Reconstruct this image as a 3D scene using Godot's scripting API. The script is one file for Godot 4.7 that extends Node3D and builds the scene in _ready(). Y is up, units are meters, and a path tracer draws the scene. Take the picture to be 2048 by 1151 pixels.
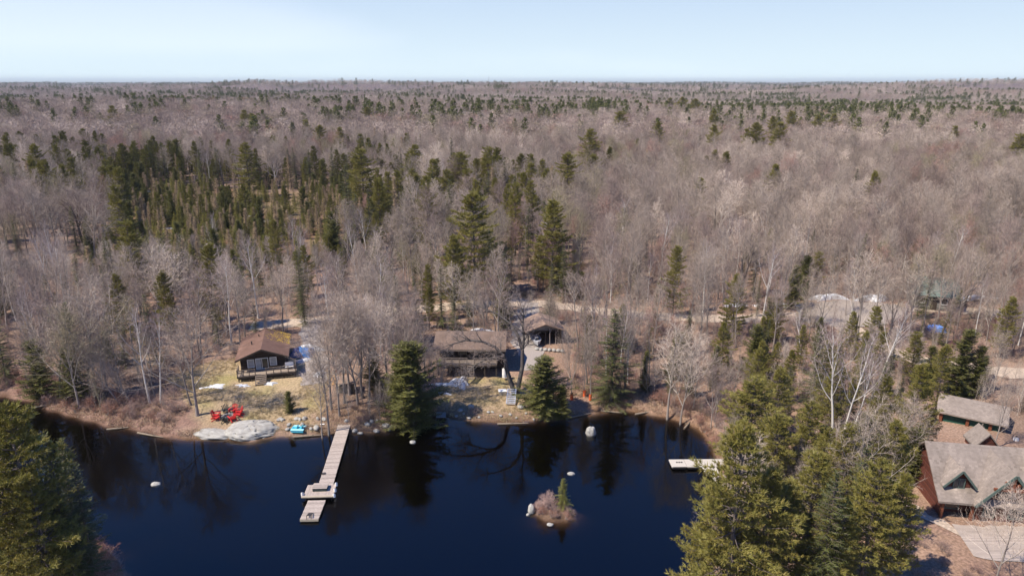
extends Node3D
# A northern lake shore in early spring, seen from the air. x right, y up, -z away from the lake. Metres.

const SHORE := [-400, -112, -220, -98, -120, -88, -67.7, -81.8, -63.3, -81.1, -56.5, -77.5, -50.1, -74.3, -46, -73.3, -41.5, -71.6, -38, -71.1, -34.9, -71.4, -30.5, -71.0, -27.6, -72.3, -25.1, -72.1, -22.2, -72.3, -20, -72.8, -18.1, -72.4, -14.7, -73.3, -12, -75.2, -9, -76.3, -5.2, -76.1, -1.5, -75.3, 2.2, -75.8, 6, -76.2, 9.9, -77.5, 13.8, -78.5, 17.4, -77.5, 20.2, -75.8, 22.2, -74.3, 22.9, -70.7, 22.6, -65.3, 21.2, -59.6, 19.0, -54, 16.3, -47.9, 13, -41, 10, -32, 9, -20, 10, 40]
const POINT := [-110, -61, -70, -59, -48.3, -54.8, -43.1, -54, -38, -52.6, -34.5, -49.9, -32.4, -47.2, -30.0, -43, -27.5, -36, -27, -24, -34, 0, -60, 30]
const BOG := [-141.8, -244, -123.6, -252, -57.7, -236, -38, -190, -33, -160, -40, -137, -56.6, -130, -68, -125, -82, -130, -103, -180]
const LAWN := [-46, -84, -44.3, -88, -39.4, -91.1, -28.8, -95, -24.6, -86, -22.9, -72.9, -26.8, -70.2, -36.6, -70.5, -40.1, -77]
const YARD := [-10, -80.1, -6.3, -84.5, 1.2, -85.5, 2.4, -78.6, 4.6, -73.9, -1.4, -73, -7.5, -73.9, -9.8, -75.2]
const ROAD := [-42.3, -103.3, -31.5, -105.2, -20.8, -109.5, -9.1, -113.3, 2.3, -114.2, 15.1, -110.9, 27.1, -107.5, 36, -106, 44.4, -107.4, 56, -108.7, 69.8, -110.7, 90, -106]
const LOT := [47.5, -109, 49, -113, 58, -114.5, 65, -113.5, 67.5, -109.5, 65, -104.5, 58, -101.5, 52, -102.5, 48.5, -105]
const DRIVES := [[53.5, -102.6, 54.6, -94, 57.1, -89.2, 62.6, -85.7, 68.4, -83.5, 84, -80], [3.2, -114.5, 2.2, -106.1, 1.7, -99, 2.9, -92.5, 3.4, -87.5], [-33.2, -105.7, -30.2, -96.5, -28.1, -89.7, -26.5, -82.9]]

# trees that can be told apart: kind, x, z, height, breadth, lean in degrees, label
const HEROES := [
	["pine", 24.3, -62.1, 10.9, 1.75, 0, "broad olive white pine standing right behind the white floating dock"],
	["pine", 15.7, -41.1, 17, 1.1, 0, "huge olive white pine overhanging the water in front of the white dock"],
	["spruce", 22.4, -41.0, 13, 1.0, 0, "slender dark fir right of the huge pine, in the bottom row of trees"],
	["spruce", 26.8, -45.5, 12, 0.9, 0, "narrow pointed fir between the huge pine and the log house"],
	["pine", 28.1, -50.8, 11, 1.0, 0, "yellowish pine behind the two narrow firs left of the log house"],
	["pine", 32.1, -50.8, 11, 1.0, 0, "pine close to the left gable wall of the log house"],
	["pine", 41.1, -62.6, 11, 0.9, 0, "tall thin-crowned pine at the left end of the green garage"],
	["pine", 29.5, -44.5, 10, 0.9, 0, "sparse pine with a bare grey stem in front of the log house"],
	["pine", 20.0, -42.9, 11, 1.2, 0, "pine leaning on the right flank of the huge olive pine"],
	["cedar", 34.9, -60.2, 7, 1.2, 0, "ochre green cedar below the cluster of white birches"],
	["spruce", 35.8, -73.7, 11.4, 0.95, 0, "tall dark spruce left of the white birch cluster"],
	["spruce", 42.6, -76.3, 8.4, 0.8, 0, "small bright spruce right of the white birch cluster"],
	["spruce", 32.0, -71.8, 7.8, 0.9, 0, "dark spruce just above the crown of the broad pine"],
	["cedar", 55.8, -77.7, 8.8, 1.2, 0, "bulky dark cedar behind the left end of the green garage"],
	["cedar", 57.9, -77.7, 6.8, 0.9, 0, "smaller cedar touching the bulky dark cedar behind the garage"],
	["spruce", 63.3, -94.3, 8.8, 0.85, 14, "leaning yellow green spruce beside the blue tarp"],
	["spruce", 67.3, -105.2, 11.2, 0.6, 3, "thin spire of spruce in front of the green roofed cabin"],
	["spruce", 56.4, -87.8, 6.3, 0.6, 0, "thin young spruce below the leaning yellow green spruce"],
	["pine", 50.7, -73.7, 8.4, 0.9, 0, "pale thin pine in front of the bulky dark cedar"],
	["spruce", 60.9, -73.0, 3.7, 1.1, 0, "round young pine at the edge of the picture behind the green garage"],
	["cedar", 26.1, -62.1, 6, 1.3, 0, "bushy cedar at the right foot of the broad pine"],
	["cedar", 30.8, -60.0, 6, 1.3, 0, "low cedar beneath the white birch stems"],
	["spruce", 47.6, -78.7, 7, 0.8, 0, "young spruce by the dirt drive above the garage"],
	["pine", 15.1, -42.9, 11, 1.0, 0, "lower pine at the water side foot of the huge olive pine"],
	["pine", 18.1, -41.4, 13, 0.9, 0, "pine pressed against the back of the huge olive pine"],
	["pine", 22.8, -44.7, 12, 1.15, 0, "olive pine in the row right behind the huge pine"],
	["pine", 26.7, -43.3, 12, 1.1, 0, "olive pine just left of the log house gable"],
	["pine", 23.7, -41.6, 10, 1.1, 0, "low olive pine in the bottom row right of the slender dark fir"],
	["pine", 28.9, -59.4, 9, 1.2, 0, "rounded pine below the tall dark spruce by the birches"],
	["cedar", 39.1, -59.0, 6, 1.2, 0, "small cedar between the log house and the tall thin-crowned pine"],
	["pine", 24.2, -55.4, 10, 1.2, 0, "dark pine directly right of the broad olive pine"],
	["spruce", 12.7, -79.2, 13.0, 1.5, 0, "tall dark spruce on the shore right of the orange wrapped stems"],
	["cedar", 4.0, -76.6, 7.6, 1.75, 0, "wide bushy cedar right of the aluminium ramp on the lawn"],
	["cedar", 6.1, -76.0, 4.7, 1.1, 0, "low cedar hugging the right side of the wide bushy cedar"],
	["cedar", -11.9, -74.1, 11.4, 1.45, 0, "big dark cedar on the shore between the two cottages"],
	["cedar", -13.7, -74.7, 7.9, 1.0, 0, "olive cedar at the left flank of the big dark shore cedar"],
	["cedar", -17.7, -81.1, 6, 1.1, 0, "small cedar behind the tall bare trees by the dock"],
	["spruce", -8.9, -99.6, 8.6, 0.9, 0, "dark spruce behind the left end of the long roofed cottage"],
	["spruce", -11.2, -102.3, 10.8, 0.85, 0, "taller dark spruce behind the long roofed cottage"],
	["spruce", -1.5, -106.1, 11.7, 1.0, 0, "dark spruce column rising beside the sandy road bend"],
	["pine", -6.7, -115.6, 19, 1.25, 0, "giant bright green white pine in the middle of the forest"],
	["pine", 7.3, -119.8, 17, 1.15, 0, "large white pine right of the giant bright green pine"],
	["pine", -9.9, -110.9, 13, 1.0, 0, "pine under the left side of the giant bright green pine"],
	["pine", 0.7, -147.6, 16, 1.0, 0, "dark pine behind the gap between the two largest pines"],
	["spruce", -16.5, -118.3, 8, 0.9, 0, "small dark spruce left of the giant bright green pine"],
	["spruce", 17.6, -93.6, 4.7, 1.3, 0, "dull green fir right behind the tall shore spruce"],
	["pine", 27.0, -108.0, 12, 0.8, 0, "dark pine in the bare wood behind the shore birches"],
	["spruce", 41.0, -107.6, 7.7, 0.5, 0, "left one of two thin young firs flanking the white birch clump"],
	["spruce", 43.9, -107.6, 7.0, 0.5, 0, "right one of two thin young firs flanking the white birch clump"],
	["spruce", 20.4, -80.5, 7, 0.7, 0, "green fir in the open wood behind the sloping stems"],
	["spruce", 34.3, -85.2, 8, 0.8, 0, "olive fir left of the birches with forked white tops"],
	["pine", -63.3, -109.6, 16, 1.15, 0, "yellow green pine with open boughs at the near edge of the bog"],
	["pine", -47.5, -101.2, 14, 0.95, 5, "round topped dark pine below the snowy bog"],
	["pine", -88.2, -150.7, 15, 1.1, 0, "dark spreading pine at the left edge of the bog"],
	["pine", -151.9, -219.3, 18, 1.0, 0, "tall dark pine in the conifer belt far left"],
	["pine", -140.8, -200.8, 15, 1.2, 0, "broad pine in front of the tall dark pine far left"],
	["pine", -129.8, -197.0, 14, 1.0, 0, "broad pine right of the tall dark pine far left"],
	["pine", -194.3, -265.6, 17, 0.8, 0, "dark pine at the left picture edge"],
	["spruce", -55.1, -79.4, 13.5, 0.9, 0, "dark mossy spruce behind the leaning grey shore trees"],
	["cedar", -61.2, -80.5, 8.4, 1.1, 0, "green hemlock on the reddish bank far left"],
	["cedar", -56.2, -79.4, 7.6, 1.0, 0, "dim green hemlock right of the bank hemlock"],
	["spruce", -44.1, -95.4, 7.7, 0.8, 0, "dark little spruce behind the lawn of the brown cottage"],
	["spruce", -33.5, -103.4, 7.6, 1.2, 0, "bushy dark fir behind the brown cottage and the blue tarp"],
	["spruce", -35.1, -107.6, 13, 0.8, 0, "leaning soft green pine above the bushy dark fir"],
	["spruce", -38.3, -95.4, 7.1, 0.9, 0, "olive fir right behind the brown cottage roof"],
	["cedar", -27.4, -75.8, 3.0, 1.1, 0, "small shore spruce at the right edge of the cottage lawn"],
	["pine", -35.6, -43.2, 17, 1.0, 0, "big olive pine filling the lower left corner"],
	["spruce", -34.6, -45.0, 14, 0.75, 0, "pointed dark fir on the water side of the lower left pines"],
	["pine", -38.1, -43.8, 16, 1.1, 0, "pine cut by the left picture edge above the water"],
	["pine", -34.4, -42.3, 12, 0.95, 0, "lower dark pine below the pointed fir"],
	["pine", -40.0, -45.9, 9, 1.1, 0, "lowest olive pine in the lower left corner"],
	["spruce", -34.3, -44.4, 10, 0.85, 0, "shaded fir overhanging the water in the lower left corner"],
	["pine", -42.3, -192.7, 19.0, 1.4300000000000002, 0, "wide emergent pine at the right end of the bog"],
	["spruce", -44.0, -180.2, 16.0, 1.04, 0, "narrow fir left of the wide emergent pine"],
	["pine", -30.3, -215.7, 18.0, 1.3, 0, "emergent pine standing above bare crowns left of the picture middle"],
	["pine", -21.3, -185.0, 17.0, 1.1700000000000002, 0, "bright green pine just above the giant pine's left side"],
	["pine", -14.4, -194.2, 18.0, 1.4300000000000002, 0, "rounded emergent pine above the giant pine"],
	["pine", -7.1, -203.9, 19.0, 1.3, 0, "flat topped emergent pine above and right of the giant pine"],
	["spruce", -22.4, -254.9, 18.0, 0.78, 0, "narrow dark emergent spruce above the giant pine"],
	["pine", 27.4, -243.6, 21.0, 1.3, 0, "tall layered emergent pine right of the picture middle"],
	["pine", 24.7, -208.9, 16.0, 1.3, 0, "dense pine directly below the tall layered emergent pine"],
	["pine", 15.6, -191.7, 18.0, 1.3, 0, "dark pine left of the tall layered emergent pine"],
	["pine", 59.8, -387.2, 21.0, 1.56, 0, "lone domed pine standing high over the bare crowns"],
	["pine", 68.1, -324.7, 18.0, 0.9099999999999999, 0, "small dark pine right of the lone domed pine"],
	["pine", 114.7, -398.2, 21.0, 1.1700000000000002, 0, "upper one of two pines stacked one above the other"],
	["pine", 80.2, -275.9, 20.0, 1.04, 0, "open layered pine with a bare stem right of the picture middle"],
	["pine", 102.7, -292.6, 20.0, 1.3, 0, "dense pine in the trio on the right"],
	["pine", 96.7, -286.5, 18.0, 0.9099999999999999, 0, "narrow pine at the left of the trio on the right"],
	["pine", 109.4, -284.0, 21.0, 1.3, 0, "open flat boughed pine in the trio on the right"],
	["pine", 133.6, -357.4, 20.0, 1.1700000000000002, 0, "dark pine top behind the trio on the right"],
	["pine", 69.3, -179.7, 16.0, 1.04, 0, "leaning golden green pine in the bare wood on the right"],
	["pine", 46.6, -168.1, 14.0, 0.9099999999999999, 0, "faded green pine among bare crowns"],
	["pine", 208.9, -328.0, 18.0, 1.04, 0, "lone dark pine far right over bare crowns"],
	["pine", 187.2, -255.2, 19.0, 1.4300000000000002, 0, "dark pine at the right picture edge"],
	["cedar", 83.1, -203.1, 10.0, 1.04, 0, "small ochre evergreen in the bare wood on the right"],
	["pine", -88.6, -229.2, 18.0, 1.4300000000000002, 0, "dark rounded pine left of the picture middle"],
	["pine", -241.4, -423.1, 19.0, 1.4300000000000002, 0, "lone pale green pine on the far left plateau"],
	["pine", -151.6, -396.0, 20.0, 1.3, 0, "left of two dark pines on the far plateau"],
	["pine", -140.5, -378.5, 19.0, 1.1700000000000002, 0, "right of two dark pines on the far plateau"],
	["spruce", -111.0, -351.0, 18.0, 1.04, 0, "dark spruce right of the two far plateau pines"],
	["pine", -101.4, -343.0, 18.0, 1.3, 0, "first of three pines on the plateau above the bog"],
	["pine", -89.0, -322.4, 17.0, 1.3, 0, "second of three pines on the plateau above the bog"],
	["pine", -77.4, -312.7, 17.0, 1.3, 0, "third of three pines on the plateau above the bog"],
	["spruce", -55.9, -305.5, 16.0, 1.04, 0, "small dark spruce in reddish crowns left of the middle"],
	["pine", -87.9, -425.5, 18.0, 1.3, 0, "low dark pine on the plateau by the ridge"],
	["pine", 66.6, -574.1, 20.0, 1.3, 0, "dark ridge pine above the lone domed pine"],
	["pine", 144.1, -642.2, 22.0, 1.6900000000000002, 0, "left pine of the dark ridge clump right of the middle"],
	["pine", 145.2, -599.1, 22.0, 1.6900000000000002, 0, "middle pine of the dark ridge clump right of the middle"],
	["pine", 142.2, -545.9, 21.0, 1.56, 0, "right pine of the dark ridge clump right of the middle"],
	["pine", 177.5, -404.7, 19.0, 1.4300000000000002, 0, "left of two reddish green pines on the right plateau"],
	["pine", 187.4, -407.2, 20.0, 1.4300000000000002, 0, "right of two reddish green pines on the right plateau"],
	["pine", 163.4, -410.0, 21.0, 1.1700000000000002, 0, "tall dark pine in front of the right hand ridge"],
	["birch", -45.9, -78.1, 13.6, 1.0, -4, "white birch with a crooked stem on the left shore"],
	["birch", -44.5, -78.1, 12.7, 0.9, 6, "white birch forking beside the crooked shore birch"],
	["birch", -53.9, -81.7, 13.1, 0.7, 0, "thin white birch pole behind the left shore trees"],
	["birch", -42.3, -106.9, 14, 1.2, 0, "bright white birch clump above the brown cottage"],
	["birch", -42.7, -96.5, 14, 1.0, 0, "pale birch left of the bright white birch clump"],
	["birch", -26.2, -92.7, 14, 1.0, 0, "white birch below the right end of the bog"],
	["birch", -25.4, -97.8, 14, 1.0, 4, "tall pale birch right of the one below the bog"],
	["birch", -20.9, -96.5, 14, 1.0, 0, "pale birch with spreading limbs above the tall bare lake trees"],
	["birch", -18.8, -90.2, 11.9, 1.0, 0, "crooked white birch left of the dark spruces"],
	["birch", 34.7, -65.6, 15.5, 1.1, -3, "left stem of the white birch cluster"],
	["birch", 35.7, -65.6, 14.4, 1.0, 1, "tallest stem of the white birch cluster"],
	["birch", 37.1, -66.6, 11.3, 0.9, 4, "right leaning stem of the white birch cluster"],
	["birch", 40.3, -87.8, 9.6, 1.0, 0, "forked white birch in front of the gravel lot"],
	["birch", 46.3, -79.1, 12.8, 1.1, 10, "white birch leaning right at the edge of the gravel lot"],
	["birch", 40.1, -102.8, 14.1, 1.1, 3, "dense headed white birch between two thin firs"],
	["birch", 32.0, -107.6, 13.8, 1.0, 0, "pale birch in the bare wood behind the shore"],
	["birch", 76.6, -118.6, 12.2, 1.0, 0, "pale birch in front of the green roofed cabin"],
	["birch", 76.3, -114.2, 14.4, 1.0, 3, "thin white birch right of the green roofed cabin's ridge"],
	["birch", 29.1, -127.9, 14, 1.0, 4, "bone white forked birch in the bare wood right of the middle"],
	["birch", 35.3, -141.8, 14, 0.9, 4, "second bone white birch behind the forked one"],
	["birch", -74.2, -106.9, 14, 1.0, 0, "thin birch in the grey wood left of the bog"],
	["birch", -79.7, -112.1, 14, 1.0, 0, "pale stemmed birch at the far left of the grey wood"],
	["birch", 87.7, -208.9, 14, 0.9, 0, "white stemmed birch in the wood far right"],
	["birch", 97.6, -175.9, 14, 1.0, 0, "pale birch poking out of the far right canopy"],
	["birch", 31.9, -65.6, 4.2, 0.8, -12, "short white birch snag left of the birch cluster"],
	["birch", 38.9, -67.7, 7.3, 0.7, 6, "slim white birch right of the cluster"],
	["birch", 111.1, -301.3, 14, 1.0, 0, "white stemmed birch between the pines of the trio on the right"],
	["bare", -38.5, -75.0, 13.8, 1.3, 0, "stout bare tree with low forks beside the red chairs"],
	["bare", -40.3, -77.3, 12.0, 0.9, -5, "bare grey tree close behind the stout one by the red chairs"],
	["bare", -22.4, -76.3, 14.9, 1.0, 0, "straight bare tree with a dark stem left of the dock head"],
	["bare", -21.2, -78.1, 14.8, 1.0, 2, "straight bare tree behind the dock head"],
	["bare", -22.3, -71.3, 10.6, 0.8, -3, "many stemmed bare tree on the stones left of the dock"],
	["bare", -21.7, -72.0, 13.9, 0.85, 0, "slanting bare tree just left of the dock head"],
	["bare", -19.2, -79.4, 12.9, 1.25, 0, "tall bare tree with a wide pale crown right of the dock head"],
	["bare", -18.2, -78.9, 13.7, 0.9, 3, "twin bare tree beside the wide pale crown"],
	["bare", -21.0, -80.0, 13.4, 1.2, -2, "pale bare tree with a fan crown behind the woodshed"],
	["bare", -19.4, -77.5, 12.8, 1.1, 1, "pale bare tree nearest the bank right of the dock head"],
	["bare", -16.0, -79.4, 12.5, 1.2, 2, "pale bare tree standing left of the olive shore cedar"],
	["bare", -21.1, -75.0, 12.2, 1.0, -3, "pale slim bare tree right above the dock head stones"],
	["bare", -10.3, -82.4, 5.3, 1.3, 0, "low brushy bare tree at the long cottage's left corner"],
	["bare", -9.2, -82.0, 4.5, 1.3, 0, "low brushy bare tree before the long cottage's left wall"],
	["bare", -54.6, -80.0, 15.8, 1.2, 0, "tall grey bare tree among the left shore hemlocks"],
	["bare", -58.8, -80.5, 14.0, 1.1, 3, "grey bare tree above the left bank hemlock"],
	["bare", 71.7, -112.3, 11.8, 1.2, 0, "bare tree screening the left half of the green roofed cabin"],
	["bare", 73.9, -111.8, 11.1, 1.2, 2, "bare tree standing before the middle of the green roofed cabin"],
	["bare", 76.8, -112.9, 11.5, 1.2, 0, "bare tree at the right corner of the green roofed cabin"],
	["bare", -16.0, -74.1, 5.6, 0.6, 0, "bare stub tree on the bank right of the dock"],
	["bare", -49.7, -78.1, 10.3, 1.0, -28, "dead grey tree leaning left over the shore bushes"],
	["bare", -47.6, -77.8, 7.8, 0.9, -38, "fallen looking grey tree slanting left across the hemlock"],
	["bare", -53.6, -79.4, 9.6, 0.8, 8, "dark bare tree at the edge of the reddish bank"],
	["bare", 7.7, -79.7, 10.1, 0.7, 0, "thin bare tree with an orange wrapped foot, leftmost of three"],
	["bare", 9.4, -80.5, 9.0, 0.6, 0, "thin bare tree with an orange wrapped foot, middle of three"],
	["bare", 10.1, -79.7, 10.8, 0.7, 0, "thin bare tree with an orange wrapped foot, rightmost of three"],
	["bare", 5.7, -95.4, 8.6, 0.8, 0, "straight bare tree in front of the open garage"],
	["bare", 6.6, -95.7, 7.8, 0.7, 0, "thin bare tree at the right of the open garage"],
	["bare", 3.1, -105.6, 5.6, 1.0, 0, "dark bare tree at the sandy road bend"],
	["bare", 19.3, -76.0, 13.7, 1.0, 2, "pale bare tree on the leaf strewn shore right of the spruce"],
	["bare", 20.6, -74.7, 12.3, 0.9, 4, "slim bare tree next to the pale one on the shore"],
	["bare", 24.4, -73.7, 8.4, 0.9, 0, "dark stemmed bare tree behind the broad pine"],
	["bare", 26.8, -55.5, 6.7, 1.3, 0, "dense grey bare tree boxed in between the huge pine and the firs"],
	["bare", 38.0, -44.3, 8.8, 1.0, 0, "bare tree with pale branches in front of the log house"],
	["bare", 51.9, -65.0, 8.0, 0.9, 3, "slender bare tree rising between the log house and the garage"],
	["bare", 38.0, -59.7, 8.9, 1.1, 4, "grey bare tree behind the pine by the log house"],
	["bare", 29.2, -50.2, 14, 1.0, 0, "grey bare tree below the dirt drive"],
	["bare", -53.5, -100.6, 14, 1.3, 0, "pale vase shaped bare tree in the middle of the left wood"],
	["bare", 72.5, -145.0, 14, 1.3, 0, "pale broad crown in the bare wood on the right"],
	["bare", 14.4, -143.1, 14, 1.3, 0, "violet vase shaped bare crown right of the large white pine"],
	["bare", 55.9, -107.6, 7.0, 1.2, 0, "bare tree at the left end of the gravel lot"],
	["bare", -121.0, -165.9, 14, 1.4, 0, "pale rounded bare crown at the left picture edge"],
	["bare", -42.1, -47.5, 4.4, 0.7, 7, "dead grey branched tree in the lower left corner"],
	["bare", -39.7, -47.4, 3.3, 0.6, 18, "pale dead sapling in the lower left corner"],
]

var rng := RandomNumberGenerator.new()
var noise := FastNoiseLite.new()
var fine := FastNoiseLite.new()
var polys := {}
var used := {}
var mats := {}
var protos := {}
var counts := {}
var keep_out: Array = []   # [x, z, radius] where no wild tree grows
var taken := {}            # coarse cells that already hold a tree

class Builder:
	var v := PackedVector3Array()
	var n := PackedVector3Array()
	var c := PackedColorArray()
	var ix := PackedInt32Array()
	func tri(a: Vector3, b: Vector3, d: Vector3, col: Color) -> void:
		var m := (d - a).cross(b - a).normalized()
		var k := v.size()
		v.append(a); v.append(b); v.append(d)
		n.append(m); n.append(m); n.append(m)
		c.append(col); c.append(col); c.append(col)
		ix.append(k); ix.append(k + 1); ix.append(k + 2)
	func quad(a: Vector3, b: Vector3, d: Vector3, e: Vector3, col: Color) -> void:
		tri(a, b, d, col)
		tri(a, d, e, col)
	# a flat face whose front looks along OUT
	func face(pts: Array, out: Vector3, col := Color.WHITE) -> void:
		for i in range(1, pts.size() - 1):
			var a: Vector3 = pts[0]
			var b: Vector3 = pts[i]
			var d: Vector3 = pts[i + 1]
			if (d - a).cross(b - a).dot(out) < 0.0:
				tri(a, d, b, col)
			else:
				tri(a, b, d, col)
	func blade(p: Vector3, dir: Vector3, side: Vector3, length: float, w: float, col: Color) -> void:
		tri(p - side * (w * 0.5), p + side * (w * 0.5), p + dir * length, col)
	func tube(p0: Vector3, p1: Vector3, r0: float, r1: float, k: int, col: Color) -> void:
		var t := (p1 - p0).normalized()
		var u := t.cross(Vector3(0.31, 0.2, 0.93)).normalized()
		var w := t.cross(u)
		var s := v.size()
		for i in k:
			var a := TAU * i / k
			var r := u * cos(a) + w * sin(a)
			v.append(p0 + r * r0); v.append(p1 + r * r1)
			n.append(r); n.append(r)
			c.append(col); c.append(col)
		for i in k:
			var a := s + 2 * i
			var b := s + 2 * ((i + 1) % k)
			ix.append(a); ix.append(a + 1); ix.append(b)
			ix.append(b); ix.append(a + 1); ix.append(b + 1)
	func box(at: Vector3, size: Vector3, turn := Basis.IDENTITY, col := Color.WHITE) -> void:
		var h := size * 0.5
		for ax in 3:
			for sg in [-1.0, 1.0]:
				var o := Vector3.ZERO
				o[ax] = h[ax] * sg
				var p := Vector3.ZERO
				p[(ax + 1) % 3] = h[(ax + 1) % 3]
				var q := Vector3.ZERO
				q[(ax + 2) % 3] = h[(ax + 2) % 3]
				face([at + turn * (o - p - q), at + turn * (o + p - q), at + turn * (o + p + q), at + turn * (o - p + q)], turn * o, col)
	# a bar of square section from a to b
	func bar(a: Vector3, b: Vector3, w: float, hgt: float, col := Color.WHITE) -> void:
		var t := (b - a).normalized()
		var s := t.cross(Vector3.UP if absf(t.y) < 0.95 else Vector3.RIGHT).normalized()
		box((a + b) * 0.5, Vector3(w, hgt, (b - a).length()), Basis(s, t.cross(s).normalized(), t), col)
	# a sheet through rows of points, shaded smooth; WRAP joins the last column to the first
	func sheet(rows: Array, wrap := false, col := Color.WHITE) -> void:
		var s := v.size()
		var w: int = rows[0].size()
		for r in rows:
			for p in r:
				v.append(p)
				c.append(col)
				n.append(Vector3.ZERO)
		for j in rows.size() - 1:
			for i in (w if wrap else w - 1):
				var q := [s + j * w + i, s + j * w + (i + 1) % w, s + (j + 1) * w + (i + 1) % w, s + (j + 1) * w + i]
				for k in [[0, 1, 2], [0, 2, 3]]:
					var a: int = q[k[0]]
					var b: int = q[k[1]]
					var d: int = q[k[2]]
					var m := (v[d] - v[a]).cross(v[b] - v[a])
					if m.y < 0.0:
						m = -m
						var e := b
						b = d
						d = e
					ix.append(a); ix.append(b); ix.append(d)
					n[a] += m; n[b] += m; n[d] += m
		for i in range(s, v.size()):
			n[i] = n[i].normalized() if n[i].length() > 1e-9 else Vector3.UP
	func mesh(into: ArrayMesh = null) -> ArrayMesh:
		var m := into if into else ArrayMesh.new()
		if v.is_empty():
			return m
		var arr := []
		arr.resize(Mesh.ARRAY_MAX)
		arr[Mesh.ARRAY_VERTEX] = v
		arr[Mesh.ARRAY_NORMAL] = n
		arr[Mesh.ARRAY_COLOR] = c
		arr[Mesh.ARRAY_INDEX] = ix
		m.add_surface_from_arrays(Mesh.PRIMITIVE_TRIANGLES, arr)
		return m

# ---------------------------------------------------------------- naming and tagging
func numbered(called: String) -> String:
	var k: int = counts.get(called, 0)
	counts[called] = k + 1
	return called if k == 0 else "%s_%03d" % [called, k]

func thing(called: String, label: String, category: String, at := Vector3.ZERO, turn := 0.0, group := "") -> Node3D:
	var o := Node3D.new()
	o.name = numbered(called)
	add_child(o)
	o.position = at
	o.rotation.y = turn
	o.set_meta("label", label)
	o.set_meta("category", category)
	if group:
		o.set_meta("group", group)
	return o

func part(called: String, b, m: Material, parent: Node3D) -> MeshInstance3D:
	var o := MeshInstance3D.new()
	o.name = called
	o.mesh = b.mesh() if b is Builder else b
	o.material_override = m
	parent.add_child(o, true)
	return o

func setting(called: String, b: Builder, m: Material) -> MeshInstance3D:
	var o := part(called, b, m, self)
	o.set_meta("kind", "structure")
	return o

func mass(o: Node, label: String) -> void:
	o.set_meta("kind", "stuff")
	o.set_meta("label", label)

func bx(called: String, at: Vector3, size: Vector3, m: Material, parent: Node3D, turn := Basis.IDENTITY) -> MeshInstance3D:
	var b := Builder.new()
	b.box(at, size, turn)
	return part(called, b, m, parent)

# ---------------------------------------------------------------- materials
func lin(r: float, g: float, b: float) -> Color:
	return Color(r, g, b).linear_to_srgb()

func mat(called: String, col: Color, rough := 0.85, tex: Texture2D = null, scale := 0.2, bump := 0.0, world := false) -> StandardMaterial3D:
	if mats.has(called):
		return mats[called]
	var m := StandardMaterial3D.new()
	m.resource_name = called
	m.albedo_color = col
	m.roughness = rough
	m.metallic_specular = 0.35
	if tex:
		m.albedo_texture = tex
		m.uv1_triplanar = true
		m.uv1_world_triplanar = world
		m.uv1_scale = Vector3.ONE * scale
		if bump > 0.0:
			m.heightmap_enabled = true
			m.heightmap_texture = tex
			m.heightmap_scale = bump
	mats[called] = m
	return m

func tint(called: String, col: Color, rough := 0.9) -> StandardMaterial3D:
	var m := mat(called, col, rough)
	m.vertex_color_use_as_albedo = true
	m.metallic_specular = 0.2
	return m

# grey noise picture between LO and HI; stretch > 1 draws it out along x
func grain(size: int, freq: float, lo: float, hi: float, seed_: int, octaves := 4, stretch := 1.0) -> ImageTexture:
	var f := FastNoiseLite.new()
	f.seed = seed_
	f.frequency = freq
	f.fractal_octaves = octaves
	f.noise_type = FastNoiseLite.TYPE_SIMPLEX_SMOOTH
	var im := Image.create(size, size, false, Image.FORMAT_RGB8)
	for y in size:
		for x in size:
			# four copies laid over each other so that the edges meet
			var u := float(x) / size
			var w := float(y) / size
			var a := f.get_noise_2d(x / stretch, y)
			var b := f.get_noise_2d((x - size) / stretch, y)
			var d := f.get_noise_2d(x / stretch, y - size)
			var e := f.get_noise_2d((x - size) / stretch, y - size)
			var k := lerpf(lerpf(a, b, u), lerpf(d, e, u), w) / sqrt((u * u + (1 - u) * (1 - u)) * (w * w + (1 - w) * (1 - w)))
			var q := clampf(lerpf(lo, hi, 0.5 + 0.62 * k), 0.0, 1.0)
			im.set_pixel(x, y, Color(q, q, q))
	return ImageTexture.create_from_image(im)

# courses of boards or shingles: rows of ROWS with a dark joint, each piece of its own tone
func courses(size: int, rows: int, cols: int, lo: float, hi: float, joint: float, seed_: int, worn := 0.0) -> ImageTexture:
	var r := RandomNumberGenerator.new()
	r.seed = seed_
	var im := Image.create(size, size, false, Image.FORMAT_RGB8)
	im.fill(Color(joint, joint, joint))
	var rh := size / rows
	var cw := size / cols
	var f := FastNoiseLite.new()
	f.seed = seed_
	f.frequency = 3.0 / size
	for j in rows:
		var shift := 0 if j % 2 == 0 else cw / 2
		for i in range(-1, cols + 1):
			var q := r.randf_range(lo, hi) * (1.0 - worn * (0.5 + 0.5 * (f.get_noise_2d(i * cw + shift, j * rh) * (1.0 - absf(2.0 * j / rows - 1.0)) * (1.0 - absf(2.0 * i / cols - 1.0)) * 2.5)))
			im.fill_rect(Rect2i(i * cw + shift + 1, j * rh + 1, cw - 1, rh - 1), Color(q, q, q))
	return ImageTexture.create_from_image(im)

# ---------------------------------------------------------------- land
func poly(a: Array) -> PackedVector2Array:
	var p := PackedVector2Array()
	for i in range(0, a.size(), 2):
		p.append(Vector2(a[i], a[i + 1]))
	return p

func line_distance(p: Vector2, pts: PackedVector2Array, closed := false) -> float:
	var best := 1e9
	for i in range(pts.size() - (0 if closed else 1)):
		var q := Geometry2D.get_closest_point_to_segment(p, pts[i], pts[(i + 1) % pts.size()])
		best = minf(best, p.distance_squared_to(q))
	return sqrt(best)

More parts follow.
